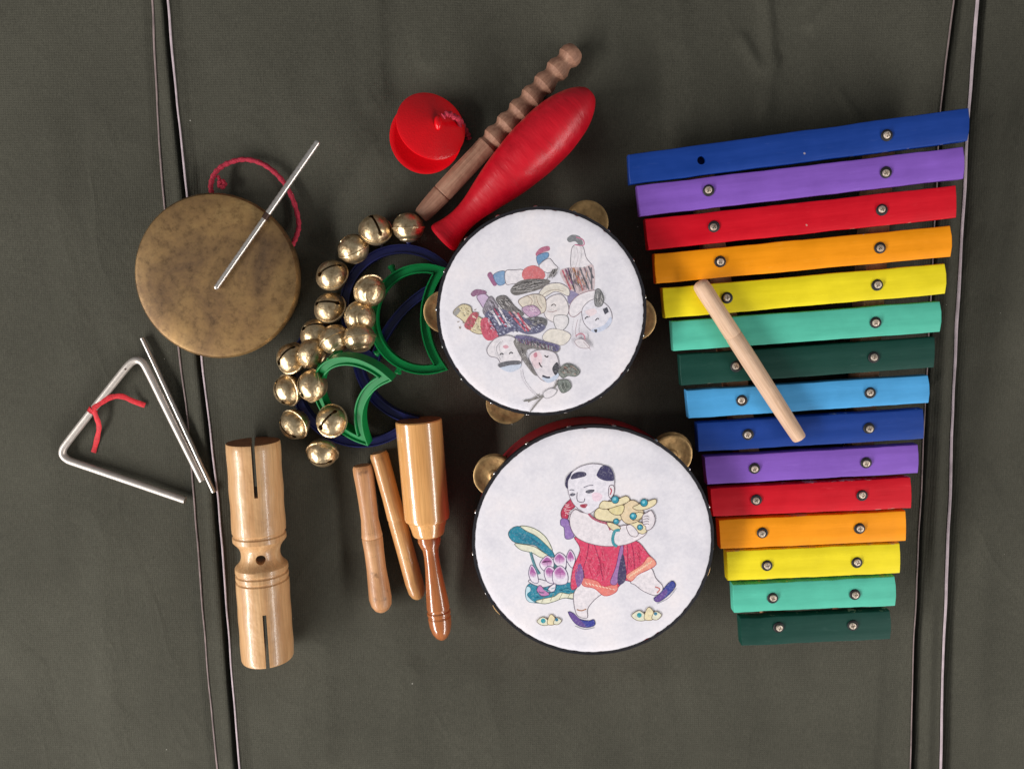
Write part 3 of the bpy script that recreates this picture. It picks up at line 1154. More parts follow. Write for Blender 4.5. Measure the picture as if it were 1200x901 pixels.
jV, jF = lathe([(0.0, 0.0016), (0.0014, 0.0018), (0.0022, 0.0030), (0.0018, 0.0046), (0.0004, 0.0058), (0.0002, 0.0075), (0.0003, 0.0125), (0.0007, 0.0133), (0.0007, 0.0148), (0.0011, 0.0156), (0.0012, 0.0174), (0.0010, 0.0179),
                (0.0006, 0.0179), (0.0004, 0.0160), (0.0, 0.0148), (0.0, 0.0135), (-0.0004, 0.0125), (-0.0005, 0.0075), (-0.0002, 0.0056), (0.0012, 0.0042), (0.0015, 0.0030)], 44)
jo = new_obj('jingle', jV, jF, M_jingle, 40)
jmesh = jo.data
bpy.data.objects.remove(jo)

HT = 0.056


class Print:
    """flat printed picture: coloured fills and fine lines on a drum head"""

    def __init__(self, parent, z):
        self.V, self.F, self.C = [], [], []
        self.z = z
        self.k = 0
        self.parent = parent
        self.fr = (0, 0, 1)
        self.mute = 0.0

    def ink(self, col):
        m = self.mute
        g = sum(col) / 3
        return lin4(tuple((c * 0.8 + g * 0.2) * (1 - m) + w * m if m else c for c, w in zip(col, (228, 224, 230))))

    def frame(self, x0, y0, k):
        self.fr = (x0, y0, k)

    def px(self, p):
        return (self.fr[0] + p[0] * self.fr[2], self.fr[1] + p[1] * self.fr[2])

    def raw(self, poly, col):
        self.k += 1
        zz = self.z + 0.0000025 * self.k
        b = len(self.V)
        for p in poly:
            q = P(p[0], p[1], self.z)
            self.V.append((q.x, q.y, zz))
        self.F.append(tuple(range(b, b + len(poly))))
        self.C.append(self.ink(col))

    def strip(self, pts, w, col):
        self.k += 1
        zz = self.z + 0.0000025 * self.k
        m = len(pts)
        b = len(self.V)
        for i, p in enumerate(pts):
            t = pts[min(i + 1, m - 1)] - pts[max(i - 1, 0)]
            t = t.normalized() if t.length > 1e-6 else Vector((1, 0))
            nx, ny = -t.y * w / 2, t.x * w / 2
            for s in (1, -1):
                q = P(p.x + s * nx, p.y + s * ny, self.z)
                self.V.append((q.x, q.y, zz))
        for i in range(m - 1):
            self.F.append((b + 2 * i, b + 2 * i + 1, b + 2 * i + 3, b + 2 * i + 2))
            self.C.append(self.ink(col))

    def fill(self, pts, col, line=None, lw=0.8, soft=True):
        pl = [Vector(self.px(p)) for p in pts]
        sm = catmull(pl, 5, True) if soft else pl
        if col:
            self.raw(sm, col)
        if line:
            self.strip(sm + [sm[0]], lw, line)

    def line(self, pts, col, w=0.9):
        pl = [Vector(self.px(p)) for p in pts]
        self.strip(catmull(pl, 5) if len(pl) > 2 else pl, w, col)

    def dot(self, x, y, r, col, line=None):
        self.fill([(x + r * math.cos(a * math.pi / 4), y + r * math.sin(a * math.pi / 4)) for a in range(8)], col, line)

    def hatch(self, poly, n, cols, ang, ln, w=0.7, rnd=random.Random(11)):
        """short ink strokes scattered inside poly"""
        xs = [p[0] for p in poly]
        ys = [p[1] for p in poly]

        def inside(x, y):
            r = False
            for (x1, y1), (x2, y2) in zip(poly, poly[1:] + poly[:1]):
                if (y1 > y) != (y2 > y) and x < (x2 - x1) * (y - y1) / (y2 - y1) + x1:
                    r = not r
            return r
        k = 0
        for _ in range(n * 6):
            x, y = rnd.uniform(min(xs), max(xs)), rnd.uniform(min(ys), max(ys))
            a = math.radians(ang + rnd.uniform(-22, 22))
            l = ln * rnd.uniform(0.6, 1.2) / 2
            p0 = (x - l * math.cos(a), y - l * math.sin(a))
            p1 = (x + l * math.cos(a), y + l * math.sin(a))
            if inside(*p0) and inside(*p1):
                m = (x + rnd.uniform(-2, 2), y + rnd.uniform(-2, 2))
                self.line([p0, m, p1], rnd.choice(cols), w * rnd.uniform(0.7, 1.3))
                k += 1
                if k >= n:
                    return

    def build(self):
        o = bpy.data.meshes.new('printed_picture')
        o.from_pydata(self.V, [], self.F)
        ca = o.color_attributes.new('Col', 'FLOAT_COLOR', 'CORNER')
        for p, c in zip(o.polygons, self.C):
            if p.normal.z < 0:
                p.flip()
            for li in p.loop_indices:
                ca.data[li].color = c
        o.materials.append(M_ink)
        ob = bpy.data.objects.new('printed_picture', o)
        COL.objects.link(ob)
        return put(ob, self.parent)


def tambourine(cx, cy, Rpx, ys, angs, frame_mat, label, seed):
    c = P(cx, cy, HT)
    R = L(Rpx, HT, cy)
    base = Matrix.Translation((c.x, c.y, 0)) @ Matrix.Diagonal((1, ys, 1, 1))
    root = thing('tambourine', (c.x, c.y, 0), label, 'tambourine', 'paper-headed tambourines')
    tp = 2 * math.pi
    r1, r0 = R - 0.0008, R - 0.0075
    parts = [ring_seg(r0, r1, 0.0002, 0.021, 0, tp, 96), ring_seg(r0, r1, 0.041, HT - 0.001, 0, tp, 96)]
    gap = 0.0200 / R
    aa = sorted(math.radians(a) % tp for a, ins in angs)
    for a, b in zip(aa, aa[1:] + [aa[0] + tp]):
        parts.append(ring_seg(r0, r1, 0.021, 0.041, a + gap, b - gap, 20))
    V, F = join(parts)
    put(new_obj('frame', V, F, frame_mat, 30), root, base)
    V, F = ring_seg(R - 0.0012, R + 0.0012, HT - 0.0085, HT - 0.0002, 0, tp, 120)
    V = [(v[0] * (1 + 0.004 * noise.noise(Vector((v[0] * 120, v[1] * 120, seed)))), v[1] * (1 + 0.004 * noise.noise(Vector((v[0] * 120, v[1] * 120, seed)))), v[2]) for v in V]
    trim = put(new_obj('trim_band', V, F, M_black, 30), root, base)
    tv = []
    for k in range(17):
        a = tp * k / 17 + 0.15 * seed
        p = Vector((math.cos(a) * (R + 0.0012), math.sin(a) * (R + 0.0012), HT - 0.0045))
        tv.append(moved(lathe([(0, 0.0022), (0.0006, 0.002), (0.0012, 0.001), (0.0014, 0)], 10), axis_m(p, p + Vector((math.cos(a), math.sin(a), 0)))))
    V, F = join(tv)
    tk = put(new_obj('tacks', V, F, M_tack), root, base)
    tk['kind'] = 'stuff'
    # head: paper disc with a slightly ragged cut edge
    n = 240
    V, F = [], []
    rings = [0.0, 0.35, 0.7, 0.93, 0.975, 1.0]
    V.append((0, 0, HT))
    for q in rings[1:]:
        for i in range(n):
            a = tp * i / n
            r = (R - 0.0012) * q
            if q == 1.0:
                r += 0.0007 * noise.noise(Vector((math.cos(a) * 22, math.sin(a) * 22, seed))) + 0.0003 * math.sin(a * 60)
            V.append((r * math.cos(a), r * math.sin(a), HT if q < 0.99 else HT - 0.0006))
    for i in range(n):
        F.append((0, 1 + i, 1 + (i + 1) % n))
    for k in range(len(rings) - 2):
        for i in range(n):
            j = (i + 1) % n
            F.append((1 + k * n + i, 1 + k * n + j, 1 + (k + 1) * n + j, 1 + (k + 1) * n + i))
    head = put(new_obj('drum_head', V, F, M_paper, 60), root, base)
    rnd = random.Random(seed)
    for a, ins in angs:
        a = math.radians(a)
        px, py = (R - ins) * math.cos(a), (R - ins) * math.sin(a) * ys
        for k, z in enumerate((0.0275, 0.0335)):
            j = bpy.data.objects.new('jingle', jmesh)
            COL.objects.link(j)
            off = rnd.uniform(-0.0008, 0.0008)
            M = Matrix.Translation((c.x + px + off, c.y + py + off, z)) @ Matrix.Rotation(math.radians(rnd.uniform(-6, 6)), 4, 'X') @ Matrix.Rotation(math.radians(rnd.uniform(-6, 6)), 4, 'Y')
            if k == 0:
                M = M @ Matrix.Rotation(math.pi, 4, 'X')
            put(j, root, M)
        V, F = lathe([(0.020, 0.0009), (0.042, 0.0009)], 8)
        put(new_obj('pin', V, F, M_tack), root, Matrix.Translation((c.x + px, c.y + py, 0)))
    return root, head


SK = (232, 224, 228)
LN = (120, 110, 120)
t1, head1 = tambourine(634.5, 366.5, 121.5, 0.99, [(63, 0.0), (-4, 0.004), (-110, 0.001), (180, 0.004)], M_redframe, 'tambourine printed with a tumble of small children, beside the green bells', 1)
pr = Print(head1, HT + 0.00005)
pr.mute = 0.13
pr.frame(490, 220, 0.3219)
f = pr.fill
# legs, shoes and trousers at the top
f([(565, 212), (598, 212), (612, 255), (636, 290), (600, 300), (560, 296), (556, 250)], SK, LN)
f([(542, 186), (560, 172), (588, 178), (600, 204), (588, 210), (572, 196), (550, 199)], (112, 116, 120))
pr.line([(575, 180), (600, 190), (602, 210), (570, 208)], (205, 90, 130), 1.2)
f([(518, 300), (560, 290), (600, 290), (638, 284), (640, 370), (600, 382), (566, 388), (545, 360), (524, 330)], (205, 178, 180))
for (a, b, cc) in (((525, 300), (556, 372), (200, 60, 80)), ((545, 292), (572, 380), (90, 80, 110)), ((566, 292), (585, 350), (190, 120, 70)), ((588, 290), (622, 372), (95, 95, 105)),
                   ((604, 288), (634, 360), (120, 120, 125)), ((620, 286), (638, 330), (70, 70, 80)), ((575, 300), (600, 375), (215, 110, 90)), ((536, 296), (560, 350), (130, 60, 110)), ((630, 290), (632, 370), (90, 88, 95))):
    pr.line([a, b], cc, 1.8)
f([(548, 375), (580, 385), (590, 400), (565, 428), (545, 415)], (130, 120, 165))
f([(428, 240), (445, 220), (474, 213), (478, 228), (450, 238), (434, 250)], (186, 84, 118))
f([(432, 250), (470, 236), (474, 252), (452, 268), (440, 284)], (84, 140, 192), (60, 80, 120), 0.6)
f([(440, 285), (475, 258), (496, 278), (508, 295), (470, 310)], SK, LN)
for k in range(6):
    pr.line([(468 + k * 6, 335 - k * 5), (492 + k * 3, 296)], (90, 86, 84), 0.9)
f([(252, 318), (263, 307), (276, 325), (288, 350), (276, 358), (262, 338)], (158, 76, 124))
f([(274, 318), (314, 304), (318, 345), (292, 355)], (104, 150, 198), (60, 80, 120), 0.6)
f([(318, 305), (350, 300), (384, 302), (386, 344), (345, 350), (320, 350)], SK, LN)
f([(378, 322), (386, 296), (420, 283), (454, 300), (461, 326), (430, 346), (396, 342)], (222, 92, 96))
f([(336, 372), (366, 342), (410, 332), (466, 334), (480, 344), (448, 368), (395, 384), (352, 392)], (104, 98, 94))
for k in range(6):
    pr.line([(345, 378 - k * 3), (400, 374 - k * 6), (462, 348 - k * 2)], (58, 56, 54) if k % 2 else (170, 165, 160), 0.8)
# middle: arms, faces, hats
f([(550, 458), (556, 420), (590, 388), (646, 374), (648, 404), (600, 446), (568, 470)], SK, (150, 110, 120))
f([(598, 474), (600, 436), (640, 406), (688, 428), (706, 468), (692, 506), (645, 526), (612, 504)], (226, 222, 232), LN)
f([(630, 518), (676, 500), (700, 470), (704, 490), (680, 516), (648, 528)], (196, 206, 232))
f([(642, 402), (648, 372), (662, 372), (676, 402), (668, 430), (646, 430)], (128, 128, 128), (70, 70, 70))
f([(672, 442), (688, 434), (694, 452), (680, 462)], (52, 52, 66), None, soft=False)
for (x, y) in ((630, 466), (614, 474), (652, 480)):
    pr.line([(x - 7, y + 4), (x, y - 4), (x + 6, y - 2)], (60, 52, 60), 1.3)
f([(608, 450), (640, 440), (650, 455), (625, 468)], (238, 214, 218))
f([(640, 518), (652, 516), (648, 528)], (40, 40, 46))
f([(440, 386), (468, 354), (515, 348), (548, 368), (546, 394), (500, 378), (460, 398)], (232, 222, 204), LN)
f([(458, 436), (474, 402), (518, 388), (544, 420), (544, 462), (500, 490), (465, 472)], (230, 220, 218), LN)
pr.line([(484, 430), (494, 424), (502, 430)], (80, 70, 70), 1.2)
f([(496, 468), (540, 466), (546, 494), (524, 520), (500, 508)], (228, 222, 222), (120, 120, 120))
f([(452, 545), (480, 515), (530, 520), (556, 540), (530, 572), (480, 568)], (230, 220, 204), LN, 0.5)
f([(366, 410), (420, 388), (460, 400), (462, 450), (420, 460), (385, 440)], (222, 208, 186), (120, 95, 80))
f([(378, 440), (420, 428), (446, 456), (408, 472)], (196, 150, 186), (110, 80, 110))
f([(390, 478), (430, 470), (468, 480), (462, 508), (425, 514), (398, 500)], (98, 98, 100))
# left: shoe, stockings, patterned coat
f([(192, 386), (210, 371), (244, 376), (246, 388), (214, 392), (200, 397)], (136, 78, 118))
f([(214, 396), (244, 388), (266, 418), (242, 440), (228, 424)], (198, 166, 204), (110, 80, 110))
f([(236, 446), (262, 396), (284, 420), (300, 456), (255, 470)], (138, 126, 138), (90, 84, 92))
f([(284, 404), (318, 394), (352, 432), (384, 462), (345, 470), (308, 440)], (112, 106, 104), (70, 66, 66))
f([(244, 458), (290, 440), (345, 456), (400, 480), (462, 502), (446, 526), (400, 534), (350, 522), (292, 542), (258, 512)], (86, 86, 122))
rn = random.Random(3)
for k in range(60):
    x, y = rn.uniform(255, 440), rn.uniform(462, 524)
    pr.line([(x, y), (x + rn.uniform(-9, 9), y + rn.uniform(3, 9))], rn.choice([(170, 175, 205), (52, 50, 84), (140, 140, 175)]), 0.8)
for (a, b, cc) in (((275, 440), (322, 508), (205, 55, 90)), ((292, 436), (334, 506), (236, 226, 232)), ((330, 452), (392, 522), (205, 70, 90)), ((345, 450), (410, 516), (232, 190, 192)), ((362, 456), (402, 522), (206, 60, 88)), ((268, 446), (300, 500), (232, 226, 232))):
    pr.line([a, b], cc, 2.2)
# toy
f([(128, 456), (158, 426), (190, 432), (200, 458), (236, 482), (236, 530), (196, 524), (162, 484)], (222, 204, 152), (110, 90, 60))
f([(168, 500), (196, 456), (220, 462), (192, 516)], (200, 66, 82))
f([(228, 484), (252, 474), (274, 504), (292, 544), (254, 556), (232, 530)], (214, 62, 88))
for k in range(14):
    x, y = rn.uniform(140, 230), rn.uniform(440, 520)
    pr.line([(x, y), (x + rn.uniform(-6, 6), y + rn.uniform(2, 7))], (120, 95, 60), 0.9)
f([(128, 458), (146, 436), (152, 450), (138, 466)], (150, 146, 140))
# lower faces
f([(252, 584), (286, 546), (338, 540), (368, 572), (376, 632), (350, 664), (312, 660), (290, 622), (260, 612)], (230, 222, 226), LN)
f([(298, 648), (335, 638), (372, 636), (370, 656), (338, 671), (308, 662)], (192, 204, 226))
f([(294, 640), (330, 630), (370, 630), (371, 642), (332, 646), (298, 654)], (84, 84, 92))
for (x, y) in ((304, 606), (338, 602)):
    pr.line([(x - 7, y + 3), (x, y - 3), (x + 7, y + 1)], (50, 46, 52), 1.4)
f([(308, 578), (320, 572), (330, 580), (318, 586)], (222, 150, 165))
f([(348, 556), (390, 545), (450, 560), (512, 578), (504, 600), (450, 590), (402, 588), (392, 610), (420, 655), (446, 676), (424, 682), (384, 632), (360, 590)], (118, 112, 108))
f([(352, 540), (400, 540), (450, 556), (512, 574), (500, 596), (440, 574), (380, 566)], (92, 84, 132))
for k in range(26):
    t = k / 26
    x, y = 360 + 140 * t, 556 + 32 * t
    pr.line([(x, y - 8), (x + rn.uniform(-8, 8), y + 8)], rn.choice([(60, 60, 70), (170, 168, 165), (150, 60, 90)]), 0.8)
f([(404, 612), (440, 590), (496, 600), (512, 642), (510, 680), (482, 706), (446, 696), (418, 652)], (228, 218, 224), LN)
f([(410, 612), (440, 596), (452, 625), (440, 656), (420, 650)], (236, 204, 210))
f([(450, 690), (480, 692), (512, 672), (504, 696), (472, 710)], (192, 206, 230))
f([(488, 660), (498, 640), (508, 636), (513, 662), (500, 682)], (50, 50, 58))
pr.line([(452, 684), (468, 690), (480, 690)], (40, 40, 60), 2.2)
pr.line([(440, 636), (446, 648), (452, 652)], (50, 44, 50), 1.5)
pr.line([(460, 610), (468, 616), (474, 612)], (50, 44, 50), 1.5)
f([(420, 606), (430, 598), (434, 612), (424, 618)], (214, 120, 140))
# flower and stems
f([(510, 668), (535, 642), (565, 646), (588, 668), (574, 686), (545, 684), (526, 692)], (118, 124, 114), (76, 80, 74))
f([(508, 706), (545, 700), (556, 728), (524, 746)], (112, 122, 112), (76, 80, 74))
for k in range(10):
    pr.dot(545 + rn.uniform(-14, 14), 664 + rn.uniform(-14, 10), 4, rn.choice([(186, 130, 112), (120, 96, 88), (150, 150, 140)]))
pr.line([(384, 776), (420, 770), (450, 758), (488, 738), (508, 700)], (112, 108, 100), 1.8)
pr.line([(408, 814), (440, 774), (474, 744)], (124, 118, 110), 1.6)
pr.line([(400, 780), (440, 752)], (124, 118, 110), 1.4)
pr.line([(376, 664), (384, 700), (412, 740), (440, 762)], (196, 190, 196), 0.7)
f([(456, 746), (484, 730), (504, 738), (490, 758), (464, 766)], SK, (150, 146, 150))
GRY = [(70, 66, 66), (140, 134, 130), (190, 184, 180), (96, 90, 92)]
pr.hatch([(520, 300), (560, 292), (636, 288), (638, 366), (600, 378), (566, 384), (546, 360)], 46, [(90, 84, 92), (150, 70, 90), (226, 206, 204), (190, 130, 96), (60, 58, 66)], 72, 22)
pr.hatch([(338, 372), (366, 344), (410, 334), (474, 336), (446, 366), (395, 382), (352, 390)], 40, GRY, -14, 26)
pr.hatch([(470, 336), (486, 300), (512, 292), (496, 330)], 14, GRY, -55, 18)
pr.hatch([(284, 404), (318, 396), (350, 432), (380, 460), (345, 468), (308, 440)], 30, GRY, 42, 16)
pr.hatch([(238, 446), (262, 398), (284, 420), (298, 454), (256, 468)], 26, [(84, 76, 96), (176, 166, 182), (120, 108, 128)], 60, 16)
pr.hatch([(248, 460), (290, 444), (345, 458), (400, 482), (456, 502), (440, 524), (400, 530), (350, 520), (292, 538), (260, 512)], 90, [(176, 182, 208), (54, 54, 92), (132, 136, 176), (206, 206, 220)], 30, 8, 0.8)
pr.hatch([(392, 478), (430, 472), (464, 482), (458, 506), (425, 512), (400, 500)], 26, GRY, 12, 14)
pr.hatch([(350, 556), (390, 548), (450, 562), (506, 580), (500, 596), (450, 588), (404, 586), (394, 608), (420, 652), (440, 674), (426, 678), (386, 630), (362, 590)], 60, GRY, 40, 12)
pr.hatch([(512, 668), (535, 644), (565, 648), (584, 668), (572, 684), (545, 682), (526, 690)], 30, [(76, 82, 74), (150, 154, 144), (176, 120, 100)], 30, 12)
pr.hatch([(510, 706), (545, 702), (552, 728), (526, 744)], 16, [(76, 82, 74), (150, 154, 144)], 60, 14)
pr.hatch([(644, 402), (650, 374), (662, 374), (674, 402), (666, 428), (648, 428)], 18, GRY, 80, 12)
pr.hatch([(378, 442), (420, 430), (442, 456), (408, 470)], 12, [(150, 110, 150), (226, 196, 216)], 20, 14)
pr.hatch([(132, 456), (158, 428), (188, 434), (198, 460), (232, 484), (232, 526), (196, 520), (164, 484)], 30, [(120, 96, 62), (236, 226, 196), (80, 76, 60)], 40, 8)
pr.hatch([(240, 490), (254, 480), (286, 540), (256, 550)], 10, [(170, 40, 64), (236, 120, 140)], 60, 14)
pr.line([(452, 392), (470, 378), (500, 372), (530, 378)], (150, 130, 110), 0.7)
pr.line([(400, 395), (415, 410), (408, 430)], (140, 110, 90), 0.7)
pr.line([(430, 396), (436, 420), (450, 440)], (140, 110, 90), 0.7)
pr.line([(470, 450), (490, 452), (505, 446)], (150, 110, 110), 0.7)
pr.line([(300, 560), (285, 585), (300, 625)], (150, 146, 150), 0.6)
pr.line([(575, 215), (582, 250), (572, 290)], (190, 180, 185), 0.6)
# hand at right
pr.line([(572, 540), (590, 530), (604, 538), (606, 552)], (205, 110, 130), 1.4)
f([(570, 556), (600, 552), (624, 580), (600, 584), (580, 576)], (228, 218, 222), (170, 150, 155))
pr.line([(580, 480), (572, 520), (576, 545)], (170, 150, 155), 0.7)
pr.line([(600, 560), (628, 590)], (170, 150, 155), 0.7)
pr.build()

t2, head2 = tambourine(695, 635, 140.2, 0.978, [(46, 0.001), (148, 0.002), (-20, 0.009), (-139, 0.011)], M_redframe, 'tambourine printed with one child in a red skirt beside lotus flowers', 2)
pr = Print(head2, HT + 0.00005)
f = pr.fill
TEAL = (42, 132, 156)
CRM = (226, 224, 200)
# lotus leaf, stem and flowers
pr.frame(580, 620, 0.1443)
f([(252, 480), (285, 440), (340, 458), (380, 440), (440, 430), (500, 448), (560, 435), (650, 446), (655, 560), (560, 556), (480, 575), (400, 596), (300, 592), (252, 552)], TEAL, (50, 80, 90))
f([(330, 584), (400, 562), (480, 545), (530, 514), (600, 524), (650, 516), (650, 560), (560, 558), (480, 586), (400, 604)], CRM, (90, 100, 80))
f([(255, 470), (285, 470), (290, 500), (262, 530), (300, 575), (330, 592), (280, 590), (250, 550)], (190, 220, 230), (60, 100, 120), 0.6)
for x in (380, 450, 520, 590):
    pr.line([(x, 600 - (x - 330) * 0.16), (x + 30, 525 - (x - 380) * 0.08)], (130, 130, 100), 0.6)
f([(110, 46), (128, 0), (185, -24), (262, 0), (335, 45), (405, 95), (450, 150), (484, 222), (432, 214), (370, 165), (318, 128), (230, 118), (150, 100)], TEAL, (50, 80, 90))
f([(205, -25), (262, -24), (332, 0), (400, 50), (442, 110), (466, 172), (420, 130), (370, 82), (318, 44), (252, 12)], CRM, (90, 100, 80))
f([(160, 118), (230, 122), (318, 140), (380, 178), (432, 216), (378, 230), (300, 190), (210, 166)], CRM, (90, 100, 80))
for k in range(5):
    pr.line([(140 + 20 * k, 30 + 14 * k), (260 + 18 * k, 50 + 18 * k), (380, 130)], (36, 100, 130), 0.6)
pr.line([(290, 185), (305, 240), (330, 310), (362, 362)], (90, 140, 150), 3.2)
pr.line([(296, 185), (312, 240), (338, 310), (370, 360)], (50, 80, 90), 0.7)
PET = [[(295, 288), (335, 340), (352, 430), (300, 424), (274, 360)], [(420, 214), (474, 252), (470, 318), (402, 338), (364, 280)], [(520, 188), (578, 232), (565, 322), (498, 290), (474, 244)],
       [(612, 165), (652, 232), (630, 312), (592, 272), (580, 228)], [(436, 298), (486, 332), (492, 432), (424, 424), (400, 344)], [(530, 294), (586, 352), (582, 438), (482, 440), (470, 350)]]
f([(270, 420), (330, 400), (420, 420), (480, 440), (400, 470), (330, 455)], (228, 222, 228), (90, 80, 100))
f([(476, 276), (560, 266), (574, 322), (490, 318)], (70, 120, 120), (50, 70, 70))
for po in PET:
    f(po, (232, 224, 234), (90, 70, 110), 0.8)
    cx = sum(p[0] for p in po) / 5
    cy = sum(p[1] for p in po) / 5
    for sc, dn, cc in ((0.92, 22, (222, 196, 222)), (0.86, 8, (206, 162, 200)), (0.8, -8, (188, 122, 176)), (0.74, -22, (172, 96, 160))):
        g = lambda p: ((p[0] - cx) * sc + cx, (p[1] - cy) * sc + cy)
        hw = 0.24 * (max(p[0] for p in po) - min(p[0] for p in po))
        dn *= hw / 26
        f([g(po[0]), (g(po[1])[0] - 0.2 * hw, g(po[1])[1]), (cx + hw, cy + dn), (cx - hw, cy + dn), (g(po[4])[0] + 0.2 * hw, g(po[4])[1] - 12)], cc)
    pr.line([(po[0][0], po[0][1] + 14), (cx, cy + 20)], (150, 100, 150), 0.5)
f([(365, 454), (402, 490), (442, 528), (380, 540), (340, 494)], (196, 128, 180), (90, 70, 110))
f([(440, 472), (492, 440), (482, 500), (430, 506)], (232, 226, 234), (90, 70, 110))
# ribbon behind the neck
pr.frame(580, 530, 0.1443)
f([(600, 392), (628, 376), (650, 436), (604, 480), (588, 542), (545, 532), (538, 480), (568, 424)], (188, 56, 84), (110, 40, 60))
f([(540, 540), (590, 545), (612, 600), (642, 662), (626, 696), (572, 696), (562, 612), (534, 586)], (150, 118, 182), (90, 70, 120))
for k in range(9):
    pr.line([(556 + rn.uniform(0, 60), 420 + 11 * k), (566 + rn.uniform(0, 60), 426 + 11 * k)], (235, 190, 195), 0.8)
# legs and shoes
pr.frame(540, 480, 0.333)
f([(400, 640), (432, 606), (480, 622), (502, 640), (470, 668), (446, 700), (444, 732), (410, 722), (398, 680)], SK, (120, 110, 120))
f([(598, 604), (640, 568), (670, 558), (686, 592), (710, 620), (704, 642), (680, 652), (640, 636), (614, 616)], SK, (120, 110, 120))
f([(378, 712), (396, 716), (418, 736), (450, 742), (468, 738), (470, 758), (436, 765), (402, 750)], (62, 68, 150), (40, 40, 90))
f([(380, 714), (396, 716), (424, 742), (440, 764), (402, 750)], (104, 76, 146))
f([(680, 662), (700, 646), (728, 612), (746, 602), (755, 620), (732, 650), (702, 672), (686, 674)], (62, 72, 150), (40, 40, 90))
f([(682, 662), (700, 648), (722, 630), (726, 645), (702, 672), (686, 674)], (104, 76, 146))
pr.line([(402, 760), (436, 772), (470, 766)], (160, 160, 170), 0.7)
pr.line([(690, 682), (730, 662), (758, 628)], (160, 160, 170), 0.7)
pr.line([(408, 702), (424, 706), (442, 700)], (170, 120, 90), 1.4)
pr.line([(684, 622), (700, 630), (690, 644)], (200, 110, 100), 1.4)
# skirt
f([(400, 448), (450, 468), (560, 476), (618, 462), (660, 508), (686, 545), (622, 580), (600, 602), (572, 600), (555, 622), (520, 645), (480, 628), (440, 604), (430, 562), (412, 620), (388, 628), (394, 560), (420, 492)], (216, 70, 104), (130, 40, 70))
f([(582, 582), (636, 545), (662, 516), (686, 545), (626, 578), (600, 602)], (236, 158, 136), (190, 60, 70), 0.7)
f([(430, 592), (480, 602), (502, 622), (548, 612), (546, 640), (506, 654), (470, 628), (430, 618)], (230, 130, 118), (190, 60, 70), 0.7)
for k in range(9):
    pr.line([(592 + k * 9, 590 - k * 6), (600 + k * 9, 578 - k * 6)], (248, 214, 180), 1.0)
    pr.line([(438 + k * 12, 606 + k * 3), (446 + k * 12, 614 + k * 2.4)], (248, 214, 190), 1.0)
f([(562, 480), (572, 482), (564, 560), (548, 612), (526, 606), (546, 550)], (162, 116, 172), (90, 50, 100), 0.6)
f([(570, 505), (582, 590), (556, 616), (552, 580)], (70, 62, 98))
f([(402, 575), (420, 540), (432, 588), (412, 624)], (130, 92, 152))
for (a, b) in (((450, 470), (430, 560)), ((470, 474), (500, 600)), ((600, 470), (610, 560)), ((585, 476), (582, 580))):
    pr.line([a, ((a[0] + b[0]) / 2 + 4, (a[1] + b[1]) / 2), b], (150, 40, 80), 0.8)
pr.hatch([(420, 500), (450, 480), (540, 490), (530, 600), (490, 600), (440, 580)], 22, [(196, 52, 88), (232, 100, 128)], 84, 40, 0.7)
pr.hatch([(590, 490), (620, 474), (656, 516), (612, 556), (590, 570)], 12, [(196, 52, 88), (232, 100, 128)], 70, 30, 0.7)
pr.hatch([(400, 560), (420, 500), (428, 540), (408, 610)], 8, [(180, 60, 110), (226, 110, 150)], 100, 26, 0.7)
pr.hatch([(240, 640), (300, 625), (390, 620), (390, 640), (300, 655), (250, 668)], 18, [(30, 96, 124), (90, 170, 184)], 0, 16, 0.6)
# body and arm
pr.frame(650, 530, 0.1665)
f([(108, 450), (140, 402), (190, 420), (240, 432), (300, 480), (380, 510), (420, 545), (480, 512), (560, 520), (642, 562), (600, 604), (520, 640), (440, 656), (330, 656), (220, 630), (150, 590), (112, 525)], SK, (130, 110, 120))
# head
f([(95, 190), (120, 142), (180, 100), (260, 80), (340, 90), (400, 130), (419, 200), (412, 260), (404, 312), (360, 350), (300, 392), (240, 430), (190, 410), (140, 370), (110, 320), (94, 260)], (232, 227, 235), (140, 130, 140), 0.7)
f([(262, 290), (300, 280), (335, 300), (320, 335), (275, 340)], (236, 210, 222))
f([(298, 146), (328, 98), (368, 94), (404, 124), (419, 190), (370, 200), (322, 186), (297, 166)], (66, 62, 98))
f([(114, 186), (130, 150), (170, 135), (214, 139), (221, 162), (180, 176)], (70, 66, 92))
f([(74, 218), (84, 172), (122, 132), (112, 166), (93, 206), (93, 250), (80, 246)], (60, 56, 84))
f([(382, 242), (400, 228), (417, 240), (415, 290), (394, 320), (380, 300)], (234, 228, 232), (90, 60, 80))
pr.line([(390, 250), (400, 268), (390, 296)], (190, 80, 100), 1.6)
f([(218, 276), (240, 264), (278, 264), (262, 280), (236, 284)], (96, 94, 110), (60, 56, 70), 0.7)
f([(108, 296), (122, 287), (144, 292), (134, 302), (118, 304)], (96, 94, 110), (60, 56, 70), 0.7)
pr.line([(204, 246), (238, 232), (272, 230)], (120, 116, 130), 1.0)
pr.line([(104, 264), (120, 262), (138, 266)], (120, 116, 130), 1.0)
pr.line([(158, 280), (157, 330), (176, 348), (206, 344), (211, 322)], (90, 80, 95), 0.9)
f([(176, 370), (200, 362), (230, 364), (216, 388), (190, 386)], (168, 66, 84))
pr.line([(238, 430), (270, 462), (320, 486), (370, 502), (392, 544)], (176, 88, 108), 2.4)
